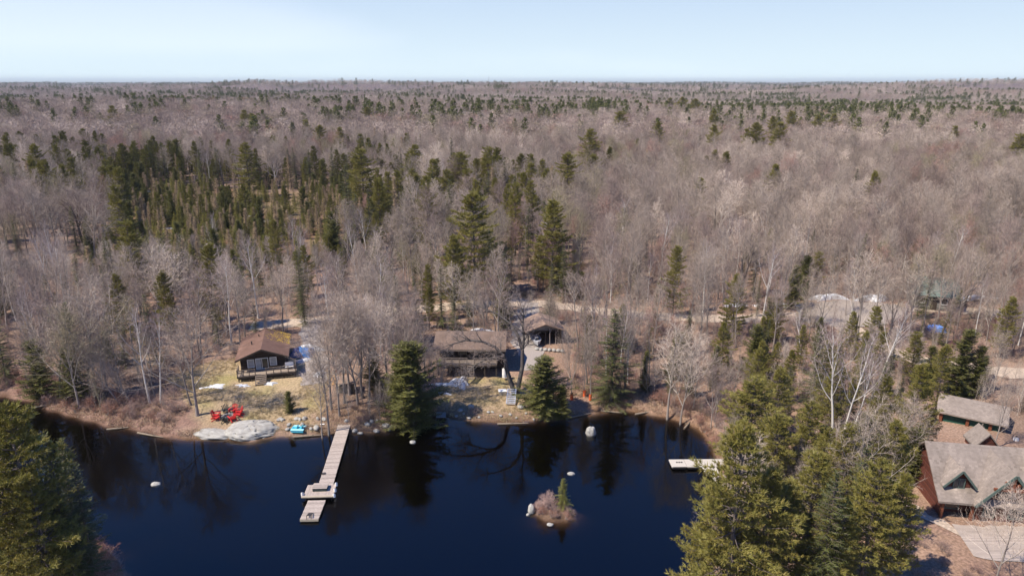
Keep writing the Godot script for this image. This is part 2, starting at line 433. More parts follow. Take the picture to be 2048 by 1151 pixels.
# metres inland of the water's edge, negative out on the lake
func inland(x: float, z: float) -> float:
	if z < -130.0:
		return -z - 76.0
	var p := Vector2(x, z)
	var wob := fine.get_noise_2d(x * 3.0, z * 3.0) * 0.7 + noise.get_noise_2d(x * 14.0, z * 14.0) * 0.5
	var d := line_distance(p, polys.shore)
	if not Geometry2D.is_point_in_polygon(p, polys.main):
		d = -d
	if z > -75.0 and x < -20.0:
		var e := line_distance(p, polys.point)
		if not Geometry2D.is_point_in_polygon(p, polys.point_land):
			e = -e
		d = maxf(d, e)
	var islet := 1.35 - Vector2((x - 4.3) * 0.8, (z + 56.5) * 1.2).length()
	d = maxf(d, islet)
	return d + wob * clampf(1.0 - absf(d) / 12.0, 0.15, 1.0)

func height_at(x: float, z: float) -> float:
	var d := inland(x, z)
	if d < 0.0:
		return maxf(-2.5, d * 0.4) - 0.02
	var far := -z
	var h := 0.06 + minf(d, 1.0) * 0.35 + 1.3 * (1.0 - exp(-d / 9.0)) + 0.02 * minf(d, 60.0)
	h += fine.get_noise_2d(x, z) * 0.5 * clampf(d / 15.0, 0.0, 1.0)
	if far > 130.0:
		var k := clampf((far - 130.0) / 300.0, 0.0, 1.0)
		h += k * noise.get_noise_2d(x * 0.55, z * 0.55) * 3.5
		var ridge := clampf((far - 700.0) / 900.0, 0.0, 1.0)
		h += ridge * noise.get_noise_2d(x * 0.13 + 40.0, z * 0.18) * 28.0
		h -= 3.5 * smoothstep(500.0, 900.0, far) * (1.0 - smoothstep(1500.0, 2600.0, far))
		h += 12.0 * smoothstep(3000.0, 9000.0, far)
		h += 25.0 * exp(-pow((x + 760.0) / 620.0, 2.0) - pow((z + 2500.0) / 420.0, 2.0)) + 18.0 * exp(-pow((x - 1250.0) / 900.0, 2.0) - pow((z + 2300.0) / 500.0, 2.0)) + 9.0 * exp(-pow((x + 300.0) / 420.0, 2.0) - pow((z + 560.0) / 130.0, 2.0))
	return h

func inside(x: float, z: float, name_: String) -> bool:
	return Geometry2D.is_point_in_polygon(Vector2(x, z), polys[name_])

func ground_color(x: float, z: float, d: float) -> Color:
	var a := noise.get_noise_2d(x * 3.0, z * 3.0)
	var b := fine.get_noise_2d(x * 5.0, z * 5.0)
	var litter := Color(0.37, 0.235, 0.165).lerp(Color(0.27, 0.19, 0.145), clampf(0.5 + a, 0, 1)).lerp(Color(0.43, 0.30, 0.22), clampf(b * 1.6, 0, 0.8))
	if d < 0.0:
		return Color(0.15, 0.085, 0.045).lerp(Color(0.08, 0.045, 0.025), clampf(0.5 + a * 2.0, 0, 1))
	if z < -600.0:
		return Color(0.20, 0.155, 0.15).lerp(Color(0.06, 0.065, 0.045), clampf(noise.get_noise_2d(x * 0.4, z * 0.7) * 3.0 - 0.35, 0, 0.85))
	if z < -135.0:
		if inside(x, z, "bog"):
			return Color(0.25, 0.14, 0.095).lerp(Color(0.30, 0.23, 0.13), clampf(0.4 + a * 1.5, 0, 1))
		return litter.lerp(Color(0.24, 0.18, 0.15), 0.5)
	if x > -60.0 and x < 10.0 and z > -98.0:
		var l := 0.0
		if inside(x + b * 3.0, z + a * 3.0, "lawn") or inside(x + b * 2.0, z + a * 2.0, "yard"):
			l = 1.0
		if l > 0.0:
			var straw := Color(0.54, 0.41, 0.25).lerp(Color(0.41, 0.305, 0.195), clampf(0.45 + a * 1.2, 0, 1)).lerp(Color(0.30, 0.285, 0.085), clampf(b * 1.7 - 0.2, 0, 0.6))
			return litter.lerp(straw, clampf(d * 0.5 - 0.3, 0.0, 1.0))
	if x < -38.0 and d < 6.0 and z < -70.0:
		return litter.lerp(Color(0.31, 0.19, 0.15), 0.7)
	return litter

func axis(near: float, step: float, far: float, grow: float) -> Array:
	var out := []
	var p := 0.0
	while p < near:
		out.append(p)
		p += step
	var s := step
	while p < far:
		out.append(p)
		s *= grow
		p += s
	out.append(far)
	return out

func build_land() -> void:
	var xs := []
	var half := axis(100.0, 1.6, 11000.0, 1.09)
	for i in range(half.size() - 1, 0, -1):
		xs.append(-half[i])
	xs.append_array(half)
	var zs := [60.0, 40.0, 20.0, 0.0, -12.0, -20.0, -26.0]
	for q in axis(104.0, 1.4, 12000.0, 1.06):
		zs.append(-30.0 - q)
	var b := Builder.new()
	var nx := xs.size()
	for z in zs:
		for x in xs:
			var y := height_at(x, z)
			b.v.append(Vector3(x, y, z))
			b.c.append(ground_color(x, z, inland(x, z)))
	for j in zs.size():
		for i in nx:
			var k: int = j * nx + i
			var l := b.v[k - (1 if i > 0 else 0)]
			var r := b.v[k + (1 if i < nx - 1 else 0)]
			var u := b.v[k - (nx if j > 0 else 0)]
			var w := b.v[k + (nx if j < zs.size() - 1 else 0)]
			b.n.append((r - l).cross(w - u).normalized() * -1.0 if (r - l).cross(w - u).y < 0 else (r - l).cross(w - u).normalized())
			if j < zs.size() - 1 and i < nx - 1:
				# k is nearer the lake; clockwise seen from above
				b.ix.append_array([k, k + nx, k + 1, k + 1, k + nx, k + nx + 1])
	var m := tint("forest_floor", Color.WHITE, 1.0)
	var t := grain(512, 0.05, 0.66, 1.0, 5, 5)
	m.albedo_texture = t
	m.uv1_triplanar = true
	m.uv1_world_triplanar = true
	m.uv1_scale = Vector3.ONE * 0.11
	m.heightmap_enabled = true
	m.heightmap_texture = t
	m.heightmap_scale = 5.0
	setting("terrain", b, m)

	var w := Builder.new()
	w.face([Vector3(-420, 0, 60), Vector3(60, 0, 60), Vector3(60, 0, -120), Vector3(-420, 0, -120)], Vector3.UP)
	var wm := mat("lake_water", Color(0.0, 0.0, 0.0, 0.02), 0.02)
	wm.transparency = BaseMaterial3D.TRANSPARENCY_ALPHA
	wm.metallic_specular = 0.44
	wm.normal_enabled = true
	var f := FastNoiseLite.new()
	f.seed = 9
	f.frequency = 0.012
	f.fractal_octaves = 3
	var nt := NoiseTexture2D.new()
	nt.width = 512
	nt.height = 512
	nt.seamless = true
	nt.as_normal_map = true
	nt.bump_strength = 1.0
	nt.noise = f
	wm.normal_texture = nt
	wm.normal_scale = 0.008
	wm.uv1_triplanar = true
	wm.uv1_world_triplanar = true
	wm.uv1_scale = Vector3.ONE * 0.12
	setting("water", w, wm)
	# the brown water itself, so that only the shallows show their bed
	var body := FogVolume.new()
	body.name = "water_depth"
	body.shape = RenderingServer.FOG_VOLUME_SHAPE_BOX
	body.size = Vector3(470, 4.0, 170)
	body.position = Vector3(-185, -2.03, -32)
	var fm := FogMaterial.new()
	fm.density = 2.4
	fm.albedo = lin(0.003, 0.0016, 0.001)
	body.material = fm
	body.set_meta("kind", "structure")
	add_child(body)

# a sheet that follows the ground, LIFT above it
func strip(called: String, a: Array, width: float, m: Material, lift: float) -> void:
	var curve := Curve3D.new()
	for i in range(0, a.size(), 2):
		var prev := Vector3(a[maxi(i - 2, 0)], 0, a[maxi(i - 2, 0) + 1])
		var nxt := Vector3(a[mini(i + 2, a.size() - 2)], 0, a[mini(i + 2, a.size() - 2) + 1])
		curve.add_point(Vector3(a[i], 0, a[i + 1]), (prev - nxt) * 0.16, (nxt - prev) * 0.16)
	var pts := curve.tessellate_even_length(5, 1.2)
	var b := Builder.new()
	var cols := 5
	var rows := []
	for i in pts.size():
		var t: Vector3 = (pts[mini(i + 1, pts.size() - 1)] - pts[maxi(i - 1, 0)]).normalized()
		var s := t.cross(Vector3.UP)
		var row := []
		for k in cols + 1:
			var off := (float(k) / cols - 0.5) * width
			if k == 0 or k == cols:
				off += fine.get_noise_2d(pts[i].x * 12.0 + k * 50, pts[i].z * 12.0) * 0.9
			var q: Vector3 = pts[i] + s * off
			row.append(Vector3(q.x, height_at(q.x, q.z) + lift, q.z))
		rows.append(row)
	for i in rows.size() - 1:
		for k in cols:
			b.face([rows[i][k], rows[i][k + 1], rows[i + 1][k + 1], rows[i + 1][k]], Vector3.UP)
	setting(called, b, m)

func patch_mesh(pts: PackedVector2Array, lift: float, cell: float) -> Builder:
	var b := Builder.new()
	var lo := Vector2(1e9, 1e9)
	var hi := -lo
	for p in pts:
		lo = lo.min(p)
		hi = hi.max(p)
	var nx := int((hi.x - lo.x) / cell) + 1
	var nz := int((hi.y - lo.y) / cell) + 1
	for j in nz:
		for i in nx:
			var x := lo.x + i * cell
			var z := lo.y + j * cell
			if Geometry2D.is_point_in_polygon(Vector2(x + cell / 2 + fine.get_noise_2d(x * 9, z * 9) * 3, z + cell / 2), pts):
				var q := []
				for o in [[0, 0], [1, 0], [1, 1], [0, 1]]:
					var px: float = x + o[0] * cell
					var pz: float = z + o[1] * cell
					q.append(Vector3(px, height_at(px, pz) + lift, pz))
				b.face(q, Vector3.UP)
	return b

# a low melting heap of snow, its edge uneven, sitting on the ground
func snow(x: float, z: float, rx: float, rz: float, hgt: float, label: String, turn := 0.0) -> void:
	var o := thing("snow_patch", label, "snow", Vector3(x, height_at(x, z), z), 0.0, "patches of old snow")
	var b := Builder.new()
	var ca := cos(turn)
	var sa := sin(turn)
	var rings := 5
	var segs := 40
	var grid := []
	for j in rings + 1:
		var row := []
		for i in segs:
			var a := TAU * i / segs
			var e := 1.0 + 1.5 * fine.get_noise_2d(cos(a) * 26.0 + x * 7.0, sin(a) * 26.0 + z * 7.0) + 0.5 * fine.get_noise_2d(cos(a) * 110.0 + x * 7.0, sin(a) * 110.0)
			var q := float(j) / rings * e
			var lx := cos(a) * rx * q
			var lz := sin(a) * rz * q
			var gx := lx * ca - lz * sa
			var gz := lx * sa + lz * ca
			var top := hgt * (1.0 - pow(float(j) / rings, 2.4)) * (1.0 + 0.35 * fine.get_noise_2d((x + gx) * 14.0, (z + gz) * 14.0))
			row.append(Vector3(gx, height_at(x + gx, z + gz) - height_at(x, z) + (top if j < rings else -0.1), gz))
		grid.append(row)
	b.sheet(grid, true)
	part("heap", b, mats.snow, o)

# ---------------------------------------------------------------- rocks
func rock_mesh(seed_: int, res: int, rough: float, crack: float, a: Color, bcol: Color) -> ArrayMesh:
	var f := FastNoiseLite.new()
	f.seed = seed_
	f.frequency = 0.9
	f.fractal_octaves = 4
	var g := FastNoiseLite.new()
	g.seed = seed_ + 7
	g.frequency = 1.3
	g.fractal_type = FastNoiseLite.FRACTAL_RIDGED
	g.fractal_octaves = 2
	var b := Builder.new()
	for j in res + 1:
		for i in res * 2 + 1:
			var th := PI * j / res
			var ph := TAU * (i % (res * 2)) / (res * 2)
			var p := Vector3(sin(th) * cos(ph), cos(th), sin(th) * sin(ph))
			var k := 1.0 + f.get_noise_3dv(p * 1.1) * rough
			var cr := g.get_noise_3dv(p * 1.5)
			if cr > 0.74:
				k -= crack * (cr - 0.74)
			b.v.append(p * k)
			var lich := clampf(0.5 + f.get_noise_3dv(p * 3.7) * 1.6 + f.get_noise_3dv(p * 11.0) * 0.9, 0, 1)
			b.c.append(a.lerp(bcol, lich))
	for j in res:
		for i in res * 2:
			var k: int = j * (res * 2 + 1) + i
			var w := res * 2 + 1
			b.ix.append_array([k, k + w, k + 1, k + 1, k + w, k + w + 1])
	b.n.resize(b.v.size())
	for t in range(0, b.ix.size(), 3):
		var i0 := b.ix[t]
		var i1 := b.ix[t + 1]
		var i2 := b.ix[t + 2]
		var m := (b.v[i2] - b.v[i0]).cross(b.v[i1] - b.v[i0])
		if m.dot(b.v[i0] + b.v[i1] + b.v[i2]) < 0.0:
			b.ix[t + 1] = i2
			b.ix[t + 2] = i1
			m = -m
		b.n[i0] += m
		b.n[i1] += m
		b.n[i2] += m
	for j in res + 1:
		var k0 := j * (res * 2 + 1)
		var k1 := k0 + res * 2
		var s := b.n[k0] + b.n[k1]
		b.n[k0] = s
		b.n[k1] = s
	for i in b.n.size():
		b.n[i] = b.n[i].normalized() if b.n[i].length() > 1e-9 else b.v[i].normalized()
	return b.mesh()

func rock(called: String, label: String, at: Vector3, size: Vector3, seed_: int, turn := 0.0, res := 12, group := "", dark := false) -> void:
	var o := thing(called, label, "rock" if called != "boulder" else "boulder", at, turn, group)
	var m := part("stone", rock_mesh(seed_, res, 0.17 if res > 20 else 0.32, 0.9 if res > 20 else 0.15, Color(0.26, 0.235, 0.225) if dark else Color(0.36, 0.34, 0.31), Color(0.50, 0.49, 0.45)), mats.stone, o)
	m.scale = size
	keep_out.append([at.x, at.z, maxf(size.x, size.z) * 0.8])

# ---------------------------------------------------------------- trees
func rv(r: RandomNumberGenerator) -> Vector3:
	return Vector3(r.randf_range(-1, 1), r.randf_range(-1, 1), r.randf_range(-1, 1))

func turned(d: Vector3, angle: float, roll: float) -> Vector3:
	var u := d.cross(Vector3(0.3, 0.12, 0.95)).normalized()
	var w := d.cross(u)
	return (d * cos(angle) + (u * cos(roll) + w * sin(roll)) * sin(angle)).normalized()

func grow(tb: Builder, cb: Builder, r: RandomNumberGenerator, p: Vector3, d: Vector3, length: float, rad: float, lvl: int, st: Dictionary) -> void:
	if lvl >= 3:
		var col: Color = st.twig
		col = col * r.randf_range(0.75, 1.25)
		var side := d.cross(rv(r)).normalized()
		cb.blade(p, d, side, length, st.w3, col)
		for i in int(st.n4):
			var t: float = (i + r.randf()) / st.n4 * 0.9 + 0.08
			var e := turned(d, r.randf_range(0.45, 0.95), r.randf() * TAU)
			e = (e + Vector3.UP * 0.25).normalized()
			cb.blade(p + d * length * t, e, e.cross(rv(r)).normalized(), length * r.randf_range(0.4, 0.75), st.w4, col * r.randf_range(0.8, 1.2))
		return
	var nseg: int = [8, 6, 4][lvl]
	var sides: int = [7, 4, 3][lvl]
	var into := tb if lvl < 2 else cb
	var col: Color = (st.bark if lvl == 0 else st.limb if lvl == 1 else st.branch) * r.randf_range(0.85, 1.15)
	var pts := [p]
	var dirs := [d]
	var taper: float = st.taper if lvl == 0 else 0.85
	for i in nseg:
		var q: Vector3 = pts[-1] + d * (length / nseg)
		var k0 := rad * (1.0 - taper * i / nseg)
		var k1 := rad * (1.0 - taper * (i + 1) / nseg)
		if lvl == 0 and i == 0:
			k0 *= 1.35
		into.tube(pts[-1], q, k0, k1, sides, col)
		pts.append(q)
		d = (d + rv(r) * st.wob[lvl] + Vector3.UP * st.trop[lvl]).normalized()
		dirs.append(d)
	var n: int = st.n[lvl]
	var roll := r.randf() * TAU
	for i in n:
		var lo: float = st.start[lvl]
		var t := lerpf(lo, 1.0, (i + r.randf_range(0.1, 0.9)) / n)
		var at := t * nseg
		var k := mini(int(at), nseg - 1)
		var q: Vector3 = (pts[k] as Vector3).lerp(pts[k + 1], at - k)
		roll += 2.4 + r.randf_range(-0.5, 0.5)
		var e := turned(dirs[k], st.ang[lvl] * r.randf_range(0.7, 1.3) * (1.0 - 0.35 * t if lvl == 0 else 1.0), roll)
		var ll: float
		if lvl == 0:
			ll = length * st.limb_len * (1.15 - 0.75 * (t - lo) / (1.0 - lo)) * r.randf_range(0.75, 1.15)
		else:
			ll = length * (0.62 - 0.3 * t) * r.randf_range(0.7, 1.2)
		grow(tb, cb, r, q, e, ll, maxf(rad * (1.0 - taper * t) * (0.62 if lvl == 0 else 0.5), 0.019), lvl + 1, st)

func make_bare(seed_: int, style: String) -> void:
	var r := RandomNumberGenerator.new()
	r.seed = seed_
	var hgt := 14.0
	var st := {"bark": Color(0.24, 0.208, 0.188), "limb": Color(0.35, 0.312, 0.275), "branch": Color(0.385, 0.338, 0.298), "twig": Color(0.305, 0.252, 0.218), "w3": 0.024, "w4": 0.0145, "n4": 6.0, "taper": 0.8,
		"wob": [0.07, 0.14, 0.2], "trop": [0.03, 0.09, 0.05], "n": [15, 8, 7], "start": [0.36, 0.15, 0.1], "ang": [0.85, 0.75, 0.75], "limb_len": 0.36}
	var lean := Vector3(r.randf_range(-0.06, 0.06), 1, r.randf_range(-0.06, 0.06)).normalized()
	var rad := 0.15
	if style == "birch":
		st.bark = Color(0.62, 0.59, 0.55)
		st.limb = Color(0.56, 0.52, 0.49)
		st.branch = Color(0.40, 0.35, 0.33)
		st.twig = Color(0.29, 0.225, 0.22)
		st.n = [11, 7, 5]
		st.start = [0.42, 0.2, 0.1]
		st.ang = [0.62, 0.6, 0.8]
		st.limb_len = 0.36
		st.wob = [0.06, 0.12, 0.2]
		st.trop = [0.03, 0.1, 0.02]
		st.n4 = 4.0
		rad = 0.13
	elif style == "vase":
		st.start = [0.25, 0.15, 0.1]
		st.n = [14, 9, 8]
		st.ang = [0.72, 0.65, 0.7]
		st.limb_len = 0.5
		st.taper = 0.9
	elif style == "tall":
		st.start = [0.55, 0.15, 0.1]
		st.limb_len = 0.28
		st.n = [15, 7, 7]
	elif style == "old":   # heavy dark limbs reaching wide
		st.bark = Color(0.135, 0.115, 0.105)
		st.limb = Color(0.15, 0.128, 0.118)
		st.branch = Color(0.21, 0.18, 0.165)
		st.start = [0.3, 0.12, 0.1]
		st.n = [11, 8, 6]
		st.ang = [1.1, 0.8, 0.8]
		st.wob = [0.12, 0.22, 0.26]
		st.trop = [0.02, 0.03, 0.02]
		st.limb_len = 0.62
		rad = 0.3
	elif style == "sapling":
		st.start = [0.2, 0.2, 0.1]
		st.n = [14, 6, 4]
		st.ang = [0.6, 0.6, 0.7]
		st.limb_len = 0.3
		st.n4 = 4.0
		rad = 0.1
	elif style == "shrub":
		hgt = 2.6
		st.n = [4, 6, 6]
		st.start = [0.15, 0.15, 0.1]
		st.w3 = 0.022
		st.w4 = 0.014
		st.n4 = 4.0
		st.twig = Color(0.31, 0.215, 0.185)
		st.branch = Color(0.28, 0.21, 0.19)
	var tb := Builder.new()
	var cb := Builder.new()
	if style == "shrub":
		for i in 9:
			var d := turned(Vector3.UP, r.randf_range(0.15, 0.85), r.randf() * TAU)
			grow(tb, cb, r, Vector3(r.randf_range(-0.3, 0.3), -0.1, r.randf_range(-0.3, 0.3)), d, hgt * r.randf_range(0.5, 0.8), 0.03, 1, st)
	else:
		grow(tb, cb, r, Vector3(0, -0.15, 0), lean, hgt * (0.88 if style != "old" else 0.75), rad, 0, st)
	add_proto(style, tb, cb, hgt)

func add_proto(kind: String, tb: Builder, cb: Builder, hgt: float) -> void:
	if not protos.has(kind):
		protos[kind] = []
	var both := tb.mesh()
	cb.mesh(both)
	protos[kind].append({"trunk": tb.mesh(), "crown": cb.mesh(), "both": both, "h": hgt})

# evergreens
func make_pine(seed_: int) -> void:
	var r := RandomNumberGenerator.new()
	r.seed = seed_
	var hgt := 14.0
	var tb := Builder.new()
	var cb := Builder.new()
	var bark := Color(0.17, 0.14, 0.12)
	for i in 10:
		tb.tube(Vector3(0, hgt * i / 10.0 - 0.2, 0), Vector3(0, hgt * (i + 1) / 10.0 - 0.2, 0), 0.21 * (1.0 - 0.095 * i), 0.21 * (1.0 - 0.095 * (i + 1)), 6, bark)
	var y := hgt * r.randf_range(0.12, 0.22)
	var broad := r.randf_range(0.9, 1.2)
	var gap := r.randf() * TAU
	while y < hgt - 0.25:
		var t := y / hgt
		var n := r.randi_range(5, 7)
		var roll := r.randf() * TAU
		for i in n:
			if r.randf() < 0.16:
				continue
			var a := roll + TAU * i / n + r.randf_range(-0.3, 0.3)
			var reach := broad * (3.2 * pow(1.0 - t, 0.6) * (0.66 + 0.34 * smoothstep(0.1, 0.45, t)) + 0.2) * r.randf_range(0.45, 1.2) * (1.0 + 0.28 * cos(a * 2.0 + gap + y * 0.9))
			var out := Vector3(cos(a), 0, sin(a))
			var d := (out + Vector3.UP * (r.randf_range(-0.08, 0.2) + 0.75 * pow(t, 3.0))).normalized()
			pine_bough(tb, cb, r, Vector3(0, y + r.randf_range(-0.12, 0.12), 0), d, reach)
		y += r.randf_range(0.36, 0.8) * (1.05 - 0.4 * t)
	pine_bough(tb, cb, r, Vector3(0, hgt - 0.5, 0), Vector3.UP, 0.7)
	add_proto("pine", tb, cb, hgt)

func pine_bough(tb: Builder, cb: Builder, r: RandomNumberGenerator, p: Vector3, d: Vector3, reach: float) -> void:
	var bark := Color(0.15, 0.125, 0.11)
	var p1 := p + d * reach * 0.55
	var d2 := (d + Vector3.UP * 0.22).normalized()
	var p2 := p1 + d2 * reach * 0.45
	tb.tube(p, p1, 0.05, 0.03, 3, bark)
	tb.tube(p1, p2, 0.03, 0.01, 3, bark)
	var side := d.cross(Vector3.UP).normalized() if absf(d.y) < 0.9 else Vector3.RIGHT
	var steps := maxi(int(reach / 0.15), 3)
	for i in steps:
		var t := (i + 0.6) / steps
		if t < 0.28 and reach > 1.0:
			continue
		var q := p.lerp(p1, t / 0.55) if t < 0.55 else p1.lerp(p2, (t - 0.55) / 0.45)
		var s := 1.0 if i % 2 == 0 else -1.0
		var e := (d * 0.8 + side * s * r.randf_range(0.5, 1.0) + Vector3.UP * r.randf_range(0.05, 0.4)).normalized()
		var ll := minf(0.35 + reach * 0.22, 0.9) * (1.15 - 0.6 * t) * r.randf_range(0.7, 1.2)
		tuft(cb, r, q + e * ll * 0.45, e, 10)
		tuft(cb, r, q + e * ll * 0.95, e, 14)
	tuft(cb, r, p2, d2, 11)

func tuft(cb: Builder, r: RandomNumberGenerator, p: Vector3, d: Vector3, n: int) -> void:
	var g := r.randf_range(0.75, 1.25)
	var col := Color(0.15, 0.146, 0.04).lerp(Color(0.2, 0.165, 0.05), r.randf() * r.randf()) * g
	for i in n:
		var e := (turned(d, r.randf_range(0.25, 1.15), r.randf() * TAU) + Vector3.UP * 0.25).normalized()
		cb.blade(p + rv(r) * 0.05, e, e.cross(rv(r)).normalized(), r.randf_range(0.2, 0.38), 0.05, col)

# kind: spruce, cedar or larch
func make_spire(seed_: int, kind: String) -> void:
	var r := RandomNumberGenerator.new()
	r.seed = seed_
	var hgt := 10.0
	var tb := Builder.new()
	var cb := Builder.new()
	var larch := kind == "larch"
	var cedar := kind == "cedar"
	var bark := Color(0.14, 0.11, 0.095) if not larch else Color(0.20, 0.16, 0.14)
	for i in 8:
		tb.tube(Vector3(0, hgt * i / 8.0 - 0.2, 0), Vector3(0, hgt * (i + 1) / 8.0 - 0.2, 0), 0.13 * (1.0 - 0.118 * i), 0.13 * (1.0 - 0.118 * (i + 1)), 5, bark)
	var y := hgt * (0.03 if cedar else r.randf_range(0.05, 0.12) if not larch else 0.12)
	var wide := 2.6 if cedar else 1.6 if kind == "spruce" else 1.25
	var green := Color(0.082, 0.092, 0.03) if kind == "spruce" else Color(0.1, 0.102, 0.028) if cedar else Color(0.37, 0.275, 0.175)
	while y < hgt - 0.1:
		var t := y / hgt
		var n := r.randi_range(6, 8) if not larch else r.randi_range(4, 6)
		if cedar:
			n += 2
		var roll := r.randf() * TAU
		for i in n:
			var prof := pow(1.0 - t, 0.85) if not cedar else pow(1.0 - t * t, 0.75) * (0.62 + 0.38 * smoothstep(0.0, 0.3, t)) * 0.8
			var a := roll + TAU * i / n + r.randf_range(-0.35, 0.35)
			if r.randf() < 0.1:
				continue
			var lump := 1.0 + (1.9 if cedar else 1.2) * noise.get_noise_3d(cos(a) * 60.0 + seed_ * 40.0, y * 32.0, sin(a) * 60.0)
			var reach := (wide * prof + 0.12) * r.randf_range(0.6, 1.2) * clampf(lump, 0.4, 1.6)
			var out := Vector3(cos(a), 0, sin(a))
			var up := lerpf(-0.32, 0.55, t) if not cedar else lerpf(0.05, 0.8, t)
			var d := (out + Vector3.UP * (up + r.randf_range(-0.15, 0.15))).normalized()
			var p := Vector3(0, y + r.randf_range(-0.15, 0.15), 0)
			var tip := p + d * reach
			tb.tube(p, tip, 0.025, 0.008, 3, bark)
			var side := d.cross(Vector3.UP).normalized()
			var g := r.randf_range(0.7, 1.3)
			if larch:
				for k in 14:
					var q := p + d * reach * r.randf_range(0.1, 1.0)
					var e := (d * 0.5 + rv(r)).normalized()
					cb.blade(q, e, e.cross(rv(r)).normalized(), r.randf_range(0.2, 0.45), 0.042, green * g)
				continue
			var steps := maxi(int(reach / 0.06), 5)
			for k in steps:
				var f := (k + 0.7) / steps
				if f < 0.12:
					continue
				var q := p + d * reach * f + Vector3.DOWN * (0.12 * f * (1.0 - f) * reach)
				var s := 1.0 if k % 2 == 0 else -1.0
				var ll := (0.16 + 0.32 * minf(reach, 1.2) * (1.0 - 0.7 * f)) * r.randf_range(0.7, 1.25)
				var e := (d * 0.7 + side * s + Vector3.UP * r.randf_range(-0.35, 0.25 if not cedar else 0.7)).normalized()
				var col := (green * g).lerp(Color(0.13, 0.12, 0.03), r.randf() * r.randf() * (0.7 if cedar else 0.35))
				cb.blade(q, e, (e.cross(Vector3.UP) + rv(r) * 0.6).normalized(), ll, 0.066 if not cedar else 0.09, col)
				if cedar:
					var e2 := (e + rv(r) * 0.8).normalized()
					cb.blade(q + e * ll * 0.4, e2, e2.cross(rv(r)).normalized(), ll * 0.9, 0.08, col * 1.1)
			cb.blade(tip, d, side, 0.22, 0.08, green * g)
		y += r.randf_range(0.2, 0.32) * (1.0 if not larch else 1.15)
	add_proto(kind, tb, cb, hgt)

# far trees, a few hundred faces each
func make_far(seed_: int, kind: String) -> void:
	var r := RandomNumberGenerator.new()
	r.seed = seed_
	var tb := Builder.new()
	var cb := Builder.new()
	if kind == "far_bare":
		tb.tube(Vector3(0, -0.3, 0), Vector3(0, 9, 0), 0.16, 0.06, 3, Color(0.2, 0.17, 0.155))
		for i in 420:
			var a := r.randf() * TAU
			var q := sqrt(r.randf())
			var y := 5.0 + 8.5 * r.randf()
			var wide := 3.1 * sqrt(clampf(1.0 - pow((y - 9.0) / 5.2, 2.0), 0.05, 1.0))
			var p := Vector3(cos(a) * q * wide, y, sin(a) * q * wide)
			var e := (Vector3(p.x, 2.4, p.z) * 0.35 + rv(r) * 0.8).normalized()
			cb.blade(p, e, e.cross(rv(r)).normalized(), r.randf_range(0.8, 1.7), 0.085, Color(0.31, 0.256, 0.226) * r.randf_range(0.65, 1.35))
		add_proto(kind, tb, cb, 14.0)
	else:
		tb.tube(Vector3(0, -0.3, 0), Vector3(0, 13, 0), 0.2, 0.05, 3, Color(0.16, 0.13, 0.11))
		for i in 520:
			var y := 3.0 + 11.0 * r.randf()
			var t := y / 14.0
			var a := r.randf() * TAU
			var wide := 3.3 * pow(1.0 - t, 0.55) * (0.75 + 0.3 * sin(y * 4.0 + seed_) + 0.3 * sin(a * 2.0 + y * 1.3 + seed_)) + 0.15
			var p := Vector3(cos(a), 0, sin(a)) * wide * sqrt(r.randf()) + Vector3.UP * y
			var e := (Vector3(p.x, 0.6, p.z) + rv(r) * 0.9).normalized()
			cb.blade(p, e, e.cross(rv(r)).normalized(), r.randf_range(0.5, 0.9), 0.3, Color(0.118, 0.125, 0.046) * r.randf_range(0.75, 1.25))
		add_proto(kind, tb, cb, 14.0)

const TREE_WORDS := {"bare": ["bare_tree", "tree"], "vase": ["bare_tree", "tree"], "tall": ["bare_tree", "tree"], "old": ["bare_tree", "tree"], "sapling": ["bare_tree", "tree"], "birch": ["birch_tree", "birch"], "pine": ["pine_tree", "pine"], "spruce": ["spruce_tree", "spruce"], "cedar": ["cedar_tree", "cedar"], "larch": ["larch_tree", "larch"], "shrub": ["bare_shrub", "shrub"]}

func tree(kind: String, x: float, z: float, hgt: float, wide: float, lean: float, label: String, group := "", tone := "") -> Node3D:
	var set_: Array = protos[kind]
	var q: Dictionary = set_[rng.randi() % set_.size()]
	var o := thing(TREE_WORDS[kind][0], label, TREE_WORDS[kind][1], Vector3(x, height_at(x, z) - 0.05, z), 0.0, group)
	var s: float = hgt / q.h
	o.basis = Basis(Vector3.BACK, deg_to_rad(-lean)) * Basis(Vector3.UP, rng.randf() * TAU).scaled(Vector3(s * wide, s, s * wide))
	part("trunk", q.trunk, mats.wood, o)
	part("crown", q.crown, mats[tone if tone else "leaf_" + kind], o)
	taken[Vector2i(roundi(x / 2.2), roundi(z / 2.2))] = true
	return o

# ---------------------------------------------------------------- building helpers
func slab(b: Builder, q: Array, thick: float) -> void:
	var mid := Vector3.ZERO
	for p in q:
		mid += p / q.size()
	var low := []
	for p in q:
		low.append(p - Vector3.UP * thick)
	b.face(q, Vector3.UP)
	b.face(low, Vector3.DOWN)
	for i in q.size():
		var k: int = (i + 1) % q.size()
		var out: Vector3 = (q[i] + q[k]) * 0.5 - mid
		out.y = 0
		b.face([q[i], q[k], low[k], low[i]], out)

# gable roof, ridge along z (from z0 to z1) at x = cx
func roof_z(b: Builder, cx: float, half: float, z0: float, z1: float, eave: float, ridge: float, thick := 0.16) -> void:
	for s in [-1.0, 1.0]:
		slab(b, [Vector3(cx, ridge, z0), Vector3(cx + s * half, eave, z0), Vector3(cx + s * half, eave, z1), Vector3(cx, ridge, z1)], thick)

func roof_x(b: Builder, cz: float, half: float, x0: float, x1: float, eave: float, ridge: float, thick := 0.16) -> void:
	for s in [-1.0, 1.0]:
		slab(b, [Vector3(x0, ridge, cz), Vector3(x0, eave, cz + s * half), Vector3(x1, eave, cz + s * half), Vector3(x1, ridge, cz)], thick)

